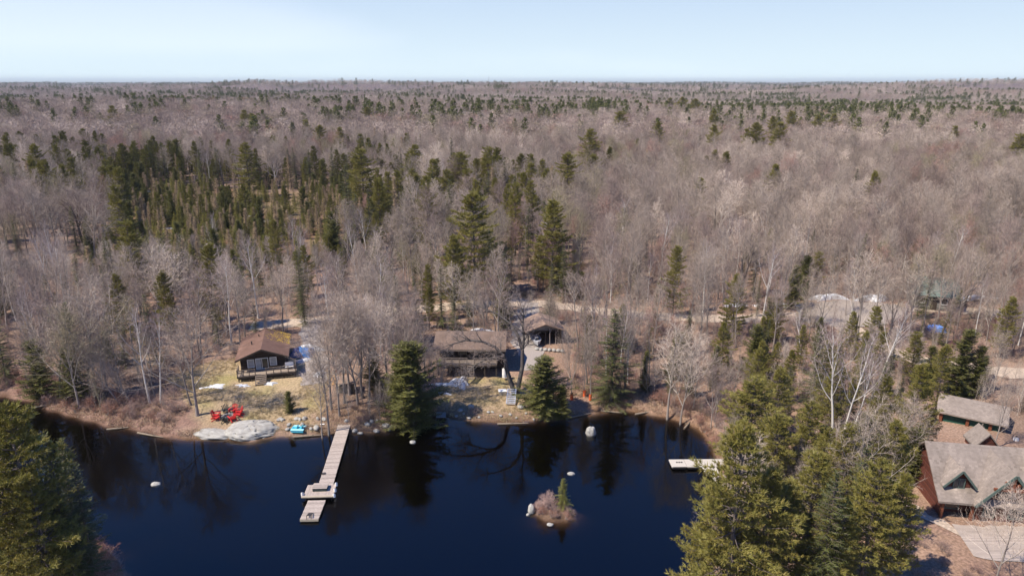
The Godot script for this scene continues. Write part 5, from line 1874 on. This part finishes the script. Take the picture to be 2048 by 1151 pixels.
	# far wood
	while z > -7500.0:
		var step := 7.0 if z > -1100.0 else 9.5 if z > -2000.0 else 20.0 if z > -3600.0 else 34.0
		var big := 1.15 if z > -1100.0 else 1.25 if z > -2000.0 else 1.7 if z > -3600.0 else 2.2
		var reach := -z * 0.79 + 20.0
		var x := -reach
		while x < reach:
			var px := x + rng.randf_range(-0.5, 0.5) * step
			var pz := z + rng.randf_range(-0.5, 0.5) * step
			x += step
			var clump := noise.get_noise_2d(px * 0.55, pz * 0.9) * 2.2 + noise.get_noise_2d(px * 2.5 + 50.0, pz * 3.0) * 0.9
			var ever := rng.randf() < 0.03 + 0.8 * smoothstep(0.45, 0.95, clump)
			if pz < -4200.0:
				ever = clump > 0.0
			if ever:
				flock("far_pine", px, pz, rng.randf_range(13, 19), big * rng.randf_range(0.9, 1.3), Color.WHITE * rng.randf_range(0.75, 1.05), "evergreen_forest")
			else:
				flock("far_bare", px, pz, rng.randf_range(12, 16), big * rng.randf_range(0.9, 1.2), TONE_COLOR[bare_tone(px * 0.3, pz * 0.3)], "bare_forest")
		z -= step

func plant_shrubs() -> void:
	# brush along the water's edge
	var made := 0
	for i in 2600:
		var x := rng.randf_range(-75.0, 26.0)
		var z := rng.randf_range(-88.0, -60.0)
		var d := inland(x, z)
		var left := x < -39.0
		if d < 0.15 or d > (5.0 if left else 3.0):
			continue
		if not left and (x > -28.0 and x < -17.0 or x > -9.5 and x < 3.0 or x > -39 and x < -28):
			if rng.randf() < 0.9:
				continue
		var skip := false
		for k in keep_out:
			if absf(x - k[0]) < k[2] * 0.8 and absf(z - k[1]) < k[2] * 0.8:
				skip = true
		if skip or rng.randf() < (0.45 if left else 0.5):
			continue
		var where := "on the reddish left bank" if left else "on the bank right of the dock" if x < -9.0 else "on the bank below the wide bushy cedar" if x < 14.0 else "on the bank left of the white floating dock"
		if made < 240:
			tree("shrub", x, z, rng.randf_range(0.9, 2.3), rng.randf_range(0.9, 1.4), 0.0, "low leafless shrub %s" % where, "shrubs %s" % where, "shrub_red" if rng.randf() < 0.6 else "leaf_shrub")
			made += 1
		else:
			flock("shrub", x, z, rng.randf_range(0.8, 2.0), 1.2, Color(1.05, 0.85, 0.75), "undergrowth")
	# brush and saplings through the near wood
	for i in 6500:
		var z := -60.0 - 80.0 * pow(rng.randf(), 0.8)
		var x := rng.randf_range(-1, 1) * (-z * 0.8 + 8.0)
		if blocked(x, z):
			continue
		if x < 4.0 and rng.randf() < 0.35:
			continue
		if rng.randf() < 0.45:
			flock("sapling", x, z, rng.randf_range(2.5, 6.5), rng.randf_range(0.7, 1.1), TONE_COLOR[bare_tone(x, z)], "undergrowth")
		else:
			flock("shrub", x, z, rng.randf_range(0.7, 2.4), rng.randf_range(0.8, 1.3), TONE_COLOR[bare_tone(x, z)], "undergrowth")
	# low brush on the open slope before the log house
	for i in 260:
		var x := rng.randf_range(30.0, 58.0)
		var z := rng.randf_range(-53.0, -36.0)
		if Vector2(x, z).distance_to(Vector2(44.5, -49.0)) < 4.5 or x > 37.0 and z < -46.5:
			continue
		flock("shrub", x, z, rng.randf_range(0.5, 1.5), rng.randf_range(0.9, 1.4), TONE_COLOR[bare_tone(x, z)] * 0.95, "undergrowth")
	# the islet
	for i in 26:
		var a := rng.randf() * TAU
		var q := Vector2(4.3 + cos(a) * 1.75 * sqrt(rng.randf()), -56.5 + sin(a) * 1.3 * sqrt(rng.randf()))
		tree("shrub", q.x, q.y, rng.randf_range(0.45, 0.95), 1.3, 0.0, "low leafless shrub on the small islet", "shrubs on the islet", "leaf_shrub" if i % 2 == 0 else "shrub_red")
	for i in 4:
		tree("shrub", 2.5 + i * 0.45, -57.2 + 0.15 * i, 1.3 + 0.35 * i, 0.9, -18.0, "grey twiggy bush leaning left on the islet behind the tall rock", "grey bushes on the islet", "bare_pale")
	tree("spruce", 4.95, -57.0, 3.3, 1.5, 0.0, "small golden green evergreen on the islet", "", "leaf_young")
	for q in [[-36.0, -50.2, 1.9], [-35.2, -49.7, 1.7], [-36.8, -50.9, 1.6], [-33.4, -47.6, 1.6], [-32.6, -46.2, 1.8], [-31.8, -44.8, 1.5], [-33.6, -46.0, 2.0], [-32.2, -43.6, 1.7], [-30.6, -42.6, 1.5], [-34.6, -48.6, 1.8]]:
		tree("shrub", q[0], q[1], q[2], 1.3, 0.0, "rusty brown bush on the point in the lower left corner", "bushes on the lower left point", "shrub_red")

func dry_grass() -> void:
	var kinds := []
	for v in 3:
		var r := RandomNumberGenerator.new()
		r.seed = 700 + v
		var b := Builder.new()
		for i in 16:
			var e := turned(Vector3.UP, r.randf_range(0.2, 1.35), r.randf() * TAU)
			b.blade(Vector3(r.randf_range(-0.18, 0.18), 0, r.randf_range(-0.18, 0.18)), e, e.cross(rv(r)).normalized(), r.randf_range(0.12, 0.34), 0.03, Color.WHITE * r.randf_range(0.7, 1.15))
		kinds.append(b.mesh())
	var spots := [[], [], []]
	for i in 42000:
		var x := rng.randf_range(-64.0, 24.0)
		var z := rng.randf_range(-95.0, -70.0)
		var d := inland(x, z)
		if d < 0.1:
			continue
		var lawn := inside(x, z, "lawn") or inside(x, z, "yard")
		if not lawn and (d > 5.0 or rng.randf() < 0.35):
			continue
		if lawn and rng.randf() < 0.25 - noise.get_noise_2d(x * 6.0, z * 6.0):
			continue
		var skip := false
		for k in keep_out:
			if absf(x - k[0]) < k[2] * 0.6 and absf(z - k[1]) < k[2] * 0.6:
				skip = true
				break
		if skip:
			continue
		var col := Color(0.5, 0.385, 0.235).lerp(Color(0.32, 0.28, 0.13), rng.randf() * 0.5) if lawn else Color(0.40, 0.26, 0.19).lerp(Color(0.5, 0.38, 0.26), rng.randf())
		var s := rng.randf_range(0.6, 1.3) * (1.0 if lawn else 1.5)
		spots[i % 3].append([Transform3D(Basis(Vector3.UP, rng.randf() * TAU).scaled(Vector3(s, s * rng.randf_range(0.5, 1.1), s)), Vector3(x, height_at(x, z) - 0.01, z)), col * rng.randf_range(0.75, 1.15)])
	var o := Node3D.new()
	o.name = "dry_grass"
	add_child(o)
	mass(o, "matted straw coloured grass on the lawns and banks")
	o.set_meta("category", "grass")
	for v in 3:
		var mm := MultiMesh.new()
		mm.transform_format = MultiMesh.TRANSFORM_3D
		mm.use_colors = true
		mm.mesh = kinds[v]
		mm.instance_count = spots[v].size()
		for i in spots[v].size():
			mm.set_instance_transform(i, spots[v][i][0])
			mm.set_instance_color(i, spots[v][i][1])
		var mi := MultiMeshInstance3D.new()
		mi.name = "tufts"
		mi.multimesh = mm
		mi.material_override = mats.wood
		o.add_child(mi, true)

func snow_patches() -> void:
	var a := [[-6.9, -83.6, 1.3, 0.9, 0.8, "tall heap of snow beside the long cottage's stairs"], [-8.7, -83.3, 1.7, 0.4, 0.3, "strip of snow along the long cottage's foundation"], [-9.3, -81.0, 0.9, 0.45, 0.2, "small snow patch beside the brush left of the yard"],
		[-4.6, -101.6, 1.6, 0.7, 0.35, "snow patch behind the long cottage's roof"], [-5.4, -100.2, 1.0, 0.5, 0.25, "lesser snow patch just behind the long cottage"], [-35.6, -82.4, 0.8, 0.35, 0.15, "snow left of the brown cottage's steps"], [-32.3, -83.0, 0.75, 0.4, 0.25, "snow right of the brown cottage's steps"],
		[-39.4, -82.0, 1.5, 0.6, 0.1, "thin broken snow on the lawn's left edge"], [-29.9, -90.0, 0.9, 0.6, 0.35, "snow patch in front of the blue tarp"], [-30.3, -93.6, 1.6, 0.6, 0.9, "snow heaped behind the blue tarp"], [-26.4, -85.9, 0.8, 1.4, 0.5, "snow bank beside the grey parking spot"],
		[56.5, -115.4, 3.6, 0.8, 0.9, "long snow bank on the far edge of the gravel lot"], [64.3, -114.8, 3.2, 0.9, 1.1, "broad snow bank at the right end of the gravel lot"], [45.6, -112.2, 2.6, 1.0, 0.7, "snow bank at the left end of the gravel lot"], [39.2, -112.6, 1.6, 0.6, 0.5, "small snow patch in the wood left of the lot"],
		[82.5, -115.6, 3.0, 0.7, 0.6, "snow strip right of the green roofed cabin"], [-37.8, -50.3, 0.9, 0.4, 0.2, "shaded snow under the lower left pines"]]
	for s in a:
		snow(s[0], s[1], s[2], s[3], s[4], s[5])
	var bog := [[-132.8, -239.5, 3.0], [-125.7, -226.5, 3.5], [-111.3, -211.1, 2.6], [-93.4, -192.2, 3.2], [-95, -198.4, 2.6], [-86.1, -192.9, 2.0], [-75.8, -192.2, 2.4], [-69, -187, 2.0], [-79.2, -162, 3.0], [-76.6, -163.1, 1.8], [-82.7, -156.7, 2.2], [-81.4, -152.0, 1.8], [-67.6, -151.7, 1.8], [-105.4, -300, 3.5], [-120, -240, 2.8], [-90, -175, 2.0], [-102, -205, 2.5], [-72, -170, 1.6]]
	for s in bog:
		snow(s[0], s[1], s[2], s[2] * 0.35, 0.3, "flat white snow patch between the bog's small trees")

func make_materials() -> void:
	var wood := grain(256, 0.05, 0.7, 1.0, 3, 4, 6.0)
	var speck := grain(256, 0.09, 0.72, 1.0, 4, 4)
	var shing := courses(512, 40, 24, 0.84, 1.0, 0.74, 6, 0.38)
	var plank := courses(256, 12, 1, 0.75, 1.0, 0.35, 8)
	for q in [["wood", Color.WHITE], ["leaf_bare", Color(1, 0.985, 0.97)], ["leaf_vase", Color.WHITE], ["leaf_tall", Color.WHITE], ["leaf_old", Color.WHITE], ["leaf_sapling", Color.WHITE], ["leaf_birch", Color.WHITE], ["leaf_pine", lin(1.2, 1.15, 1.05)], ["leaf_spruce", Color.WHITE], ["leaf_cedar", Color.WHITE], ["leaf_larch", Color.WHITE], ["leaf_shrub", Color.WHITE]]:
		tint(q[0], q[1])
	for k in TONE_COLOR:
		if not mats.has(k):
			var c: Color = TONE_COLOR[k]
			tint(k, Color(c.r, c.g, c.b).linear_to_srgb())
	tint("shrub_red", lin(1.0, 0.78, 0.68))
	tint("leaf_young", lin(1.75, 1.6, 0.95))
	for k in ["leaf_pine", "leaf_spruce", "leaf_cedar", "leaf_young"]:
		mats[k].roughness = 0.6
		mats[k].metallic_specular = 0.4
		mats[k].backlight_enabled = true
		mats[k].backlight = Color(0.6, 0.6, 0.36)
	mat("snow", lin(0.82, 0.84, 0.88), 0.7, speck, 0.6, 3.0)
	var st := mat("stone", Color.WHITE, 0.9, speck, 0.9, 4.0, true)
	st.vertex_color_use_as_albedo = true
	mat("gravel", lin(0.40, 0.34, 0.29), 0.95, grain(256, 0.12, 0.65, 1.0, 14, 4), 0.25, 3.0, true)
	mat("sand_road", lin(0.54, 0.43, 0.33), 0.95, grain(256, 0.06, 0.7, 1.0, 15, 5), 0.16, 3.0, true)
	mat("grey_drive", lin(0.37, 0.325, 0.295), 0.95, grain(256, 0.1, 0.75, 1.0, 16, 4), 0.25, 3.0, true)
	mat("patio_board", lin(0.36, 0.30, 0.255), 0.9, courses(256, 12, 1, 0.88, 1.0, 0.72, 28), 0.4, 0.5, true)
	mat("concrete", lin(0.40, 0.36, 0.33), 0.9, speck, 0.5, 1.0)
	mat("dark_board", lin(0.062, 0.042, 0.034), 0.8, plank, 0.5, 1.5)
	mat("grey_board", lin(0.25, 0.24, 0.22), 0.85, plank, 0.5, 1.5)
	mat("dark_wood", lin(0.085, 0.065, 0.052), 0.85, wood, 0.8)
	mat("rail_wood", lin(0.25, 0.20, 0.165), 0.85, wood, 0.8)
	mat("red_timber", lin(0.22, 0.075, 0.038), 0.7, wood, 0.8)
	mat("log_wall", lin(0.13, 0.043, 0.03), 0.75, courses(128, 6, 1, 0.8, 1.0, 0.3, 18), 0.55, 4.0)
	for q in [["deck_board", lin(0.46, 0.37, 0.29)], ["deck_dark", lin(0.26, 0.21, 0.17)], ["dock_board", lin(0.54, 0.455, 0.395)], ["dock_grey", lin(0.36, 0.36, 0.36)], ["pale_log", lin(0.5, 0.43, 0.33)]]:
		mat(q[0], q[1], 0.85, wood, 0.9).vertex_color_use_as_albedo = true
	mat("brown_shingle", lin(0.27, 0.158, 0.12), 0.9, shing, 0.16, 1.6)
	mat("tan_shingle", lin(0.50, 0.35, 0.265), 0.9, shing, 0.16, 1.6)
	mat("long_shingle", lin(0.29, 0.205, 0.16), 0.9, shing, 0.16, 1.6)
	mat("grey_shingle", lin(0.40, 0.335, 0.29), 0.9, shing, 0.16, 1.6)
	mat("green_roof", lin(0.15, 0.195, 0.175), 0.6, plank, 0.5, 0.8)
	mat("green_door", lin(0.02, 0.10, 0.075), 0.55, wood, 0.6)
	mat("green_trim", lin(0.085, 0.12, 0.105), 0.6)
	mat("dark_green_board", lin(0.05, 0.07, 0.065), 0.7, wood, 0.8)
	mat("chimney_stone", lin(0.52, 0.44, 0.39), 0.9, speck, 1.0, 3.0).vertex_color_use_as_albedo = true
	mat("white_paint", lin(0.78, 0.77, 0.75), 0.6)
	mat("white_dock", lin(0.6, 0.555, 0.49), 0.7, speck, 0.6)
	mat("blind", lin(0.55, 0.56, 0.57), 0.6, courses(64, 16, 1, 0.85, 1.0, 0.55, 22), 0.8)
	var g := mat("glass", lin(0.03, 0.035, 0.04), 0.05)
	g.metallic_specular = 0.6
	mat("dark_metal", lin(0.05, 0.045, 0.045), 0.5)
	var al := mat("aluminium", lin(0.72, 0.73, 0.75), 0.38)
	al.metallic = 0.65
	mat("red_plastic", lin(0.55, 0.04, 0.035), 0.5)
	mat("black_plastic", lin(0.03, 0.035, 0.035), 0.5)
	mat("turquoise", lin(0.06, 0.38, 0.5), 0.4)
	mat("turquoise_pale", lin(0.32, 0.66, 0.76), 0.45)
	mat("tarp", lin(0.025, 0.19, 0.55), 0.45, speck, 0.7, 4.0)
	mat("tarp_light", lin(0.12, 0.25, 0.62), 0.5)
	mat("boat_cover", lin(0.20, 0.22, 0.27), 0.7)
	mat("boat_grey", lin(0.45, 0.45, 0.47), 0.5)
	mat("orange", lin(0.6, 0.12, 0.04), 0.7)
	mat("orange_ply", lin(0.52, 0.30, 0.13), 0.9, speck, 1.2)

func _ready() -> void:
	# camera: a drone 40 m over the lake, looking down about 17 degrees
	var cam := Camera3D.new()
	cam.name = "camera"
	cam.position = Vector3(0, 40, 0)
	cam.rotation_degrees = Vector3(-16.88, 0, 0)
	cam.fov = 45.9
	cam.near = 0.5
	cam.far = 40000.0
	add_child(cam)
	cam.current = true
	# sky: pale at the horizon, deep blue overhead, thin veil of cloud low on the left
	var sm := ProceduralSkyMaterial.new()
	sm.sky_top_color = Color(0.04, 0.43, 0.85)
	sm.sky_horizon_color = Color(0.905, 0.975, 1.0)
	sm.sky_curve = 0.215
	sm.ground_bottom_color = Color(0.3, 0.27, 0.26)
	sm.ground_horizon_color = Color(0.62, 0.66, 0.74)
	sm.sun_angle_max = 12.0
	sm.sky_cover = veil()
	sm.sky_cover_modulate = Color(1.0, 0.93, 0.92, 0.2)
	var sky := Sky.new()
	sky.sky_material = sm
	var env := Environment.new()
	env.background_mode = Environment.BG_SKY
	env.sky = sky
	env.background_energy_multiplier = 0.65
	env.ambient_light_source = Environment.AMBIENT_SOURCE_SKY
	env.tonemap_mode = Environment.TONE_MAPPER_LINEAR
	env.tonemap_exposure = 1.6
	env.volumetric_fog_enabled = true
	env.volumetric_fog_density = 0.0
	env.fog_enabled = true
	env.fog_density = 0.000055
	env.fog_light_color = Color(0.9, 0.95, 1.0)
	env.sdfgi_enabled = true
	env.ssao_enabled = true
	env.ssil_enabled = true
	var we := WorldEnvironment.new()
	we.name = "environment"
	we.environment = env
	add_child(we)
	# sun: high on the left, a little behind the camera
	var sun := DirectionalLight3D.new()
	sun.name = "sun"
	sun.light_energy = 1.6
	sun.light_color = Color(1.0, 0.955, 0.89)
	sun.light_angular_distance = 0.5
	sun.shadow_enabled = true
	add_child(sun)
	sun.look_at_from_position(Vector3(-0.61, 0.92, 0.28), Vector3.ZERO, Vector3.UP)

	rng.seed = 2024
	noise.seed = 11
	noise.frequency = 0.008
	noise.fractal_octaves = 4
	fine.seed = 12
	fine.frequency = 0.03
	fine.fractal_octaves = 3
	polys.shore = poly(SHORE)
	polys.main = poly(SHORE + [400, 40, 400, -600, -400, -600])
	polys.point = poly(POINT)
	polys.point_land = poly(POINT + [-200, 30, -200, -61])
	polys.bog = poly(BOG)
	polys.lawn = poly(LAWN)
	polys.yard = poly(YARD)
	polys.lot = poly(LOT)
	polys.road = poly(ROAD)
	polys.drives = []
	for d in DRIVES:
		polys.drives.append(poly(d))
	var t0 := Time.get_ticks_msec()
	make_materials()
	print("materials ", Time.get_ticks_msec() - t0)
	build_land()
	print("land ", Time.get_ticks_msec() - t0)
	strip("road", ROAD, 3.8, mats.sand_road, 0.05)
	strip("driveway", DRIVES[0], 3.4, mats.sand_road, 0.06)
	strip("driveway", DRIVES[1], 3.6, mats.grey_drive, 0.06)
	strip("driveway", DRIVES[2], 3.4, mats.grey_drive, 0.06)
	setting("gravel_lot", patch_mesh(polys.lot, 0.09, 0.6), mats.gravel)
	strip("path", [36.2, -57.5, 37.3, -54.6, 38.2, -52.2, 39.4, -50.6], 1.0, mats.sand_road, 0.05)
	strip("patio", [39.0, -50.0, 43.5, -49.2, 49.5, -48.2, 56.0, -47.2], 4.6, mats.patio_board, 0.07)
	brown_cottage()
	long_cottage()
	open_garage()
	log_house()
	green_garage()
	green_cabin()
	docks()
	small_things()
	print("built ", Time.get_ticks_msec() - t0)
	for i in 4:
		make_bare(100 + i, "bare")
		make_bare(110 + i, "vase")
	for i in 3:
		make_bare(120 + i, "tall")
		make_bare(130 + i, "birch")
		make_bare(150 + i, "sapling")
		make_bare(160 + i, "shrub")
	for i in 2:
		make_bare(140 + i, "old")
	for i in 5:
		make_pine(200 + i)
	for i in 4:
		make_spire(220 + i, "spruce")
	for i in 3:
		make_spire(230 + i, "cedar")
		make_spire(240 + i, "larch")
		make_far(250 + i, "far_bare")
		make_far(260 + i, "far_pine")
	print("kinds ", Time.get_ticks_msec() - t0)
	forked_tree()
	for h in HEROES:
		var kind: String = h[0]
		var tone := ""
		if kind == "bare":
			kind = ["vase", "bare", "vase"][int(absf(h[1] * 10)) % 3] if h[4] < 1.2 else "vase"
			tone = "bare_pale" if (h[6] as String).contains("pale") else "bare_grey" if (h[6] as String).contains("grey") else "bare_violet" if (h[6] as String).contains("violet") else "leaf_bare"
		elif (h[6] as String).contains("yellow") or (h[6] as String).contains("golden") or (h[6] as String).contains("ochre") or (h[6] as String).contains("bright spruce"):
			tone = "leaf_young" if kind == "spruce" else ""
		tree(kind, h[1], h[2], h[3], h[4], h[5], h[6], "", tone)
	snow_patches()
	plant_forest()
	print("forest ", Time.get_ticks_msec() - t0)
	plant_shrubs()
	dry_grass()
	name_singles()
	finish_flocks()
	var tris := 0
	for k in protos:
		for q in protos[k]:
			for m in [q.trunk, q.crown, q.both]:
				for i in m.get_surface_count():
					tris += m.surface_get_array_index_len(i) / 3
	print("tree triangles ", tris)
	print("done ", Time.get_ticks_msec() - t0)

# a thin high veil of cloud, as seen all round the sky
func veil() -> ImageTexture:
	var f := FastNoiseLite.new()
	f.seed = 392
	f.frequency = 0.9
	f.fractal_octaves = 5
	var w := 768
	var h := 384
	var im := Image.create(w, h, false, Image.FORMAT_RGBA8)
	for j in h:
		var el := PI * (0.5 - (j + 0.5) / h)
		if el < 0.0:
			continue
		for i in w:
			var a := TAU * (i + 0.5) / w
			var p := Vector3(cos(a) * cos(el), sin(el) * 4.5, sin(a) * cos(el))
			var k := f.get_noise_3dv(p * Vector3(0.9, 1.9, 0.9) + Vector3(3.7, 0, 0)) + 0.2 * f.get_noise_3dv(p * Vector3(2.0, 4.0, 2.0))
			im.set_pixel(i, j, Color(0.95, 0.93, 0.94, clampf((k + 0.05) * 1.2, 0.0, 0.55) * smoothstep(0.45, 0.02, el)))
	return ImageTexture.create_from_image(im)
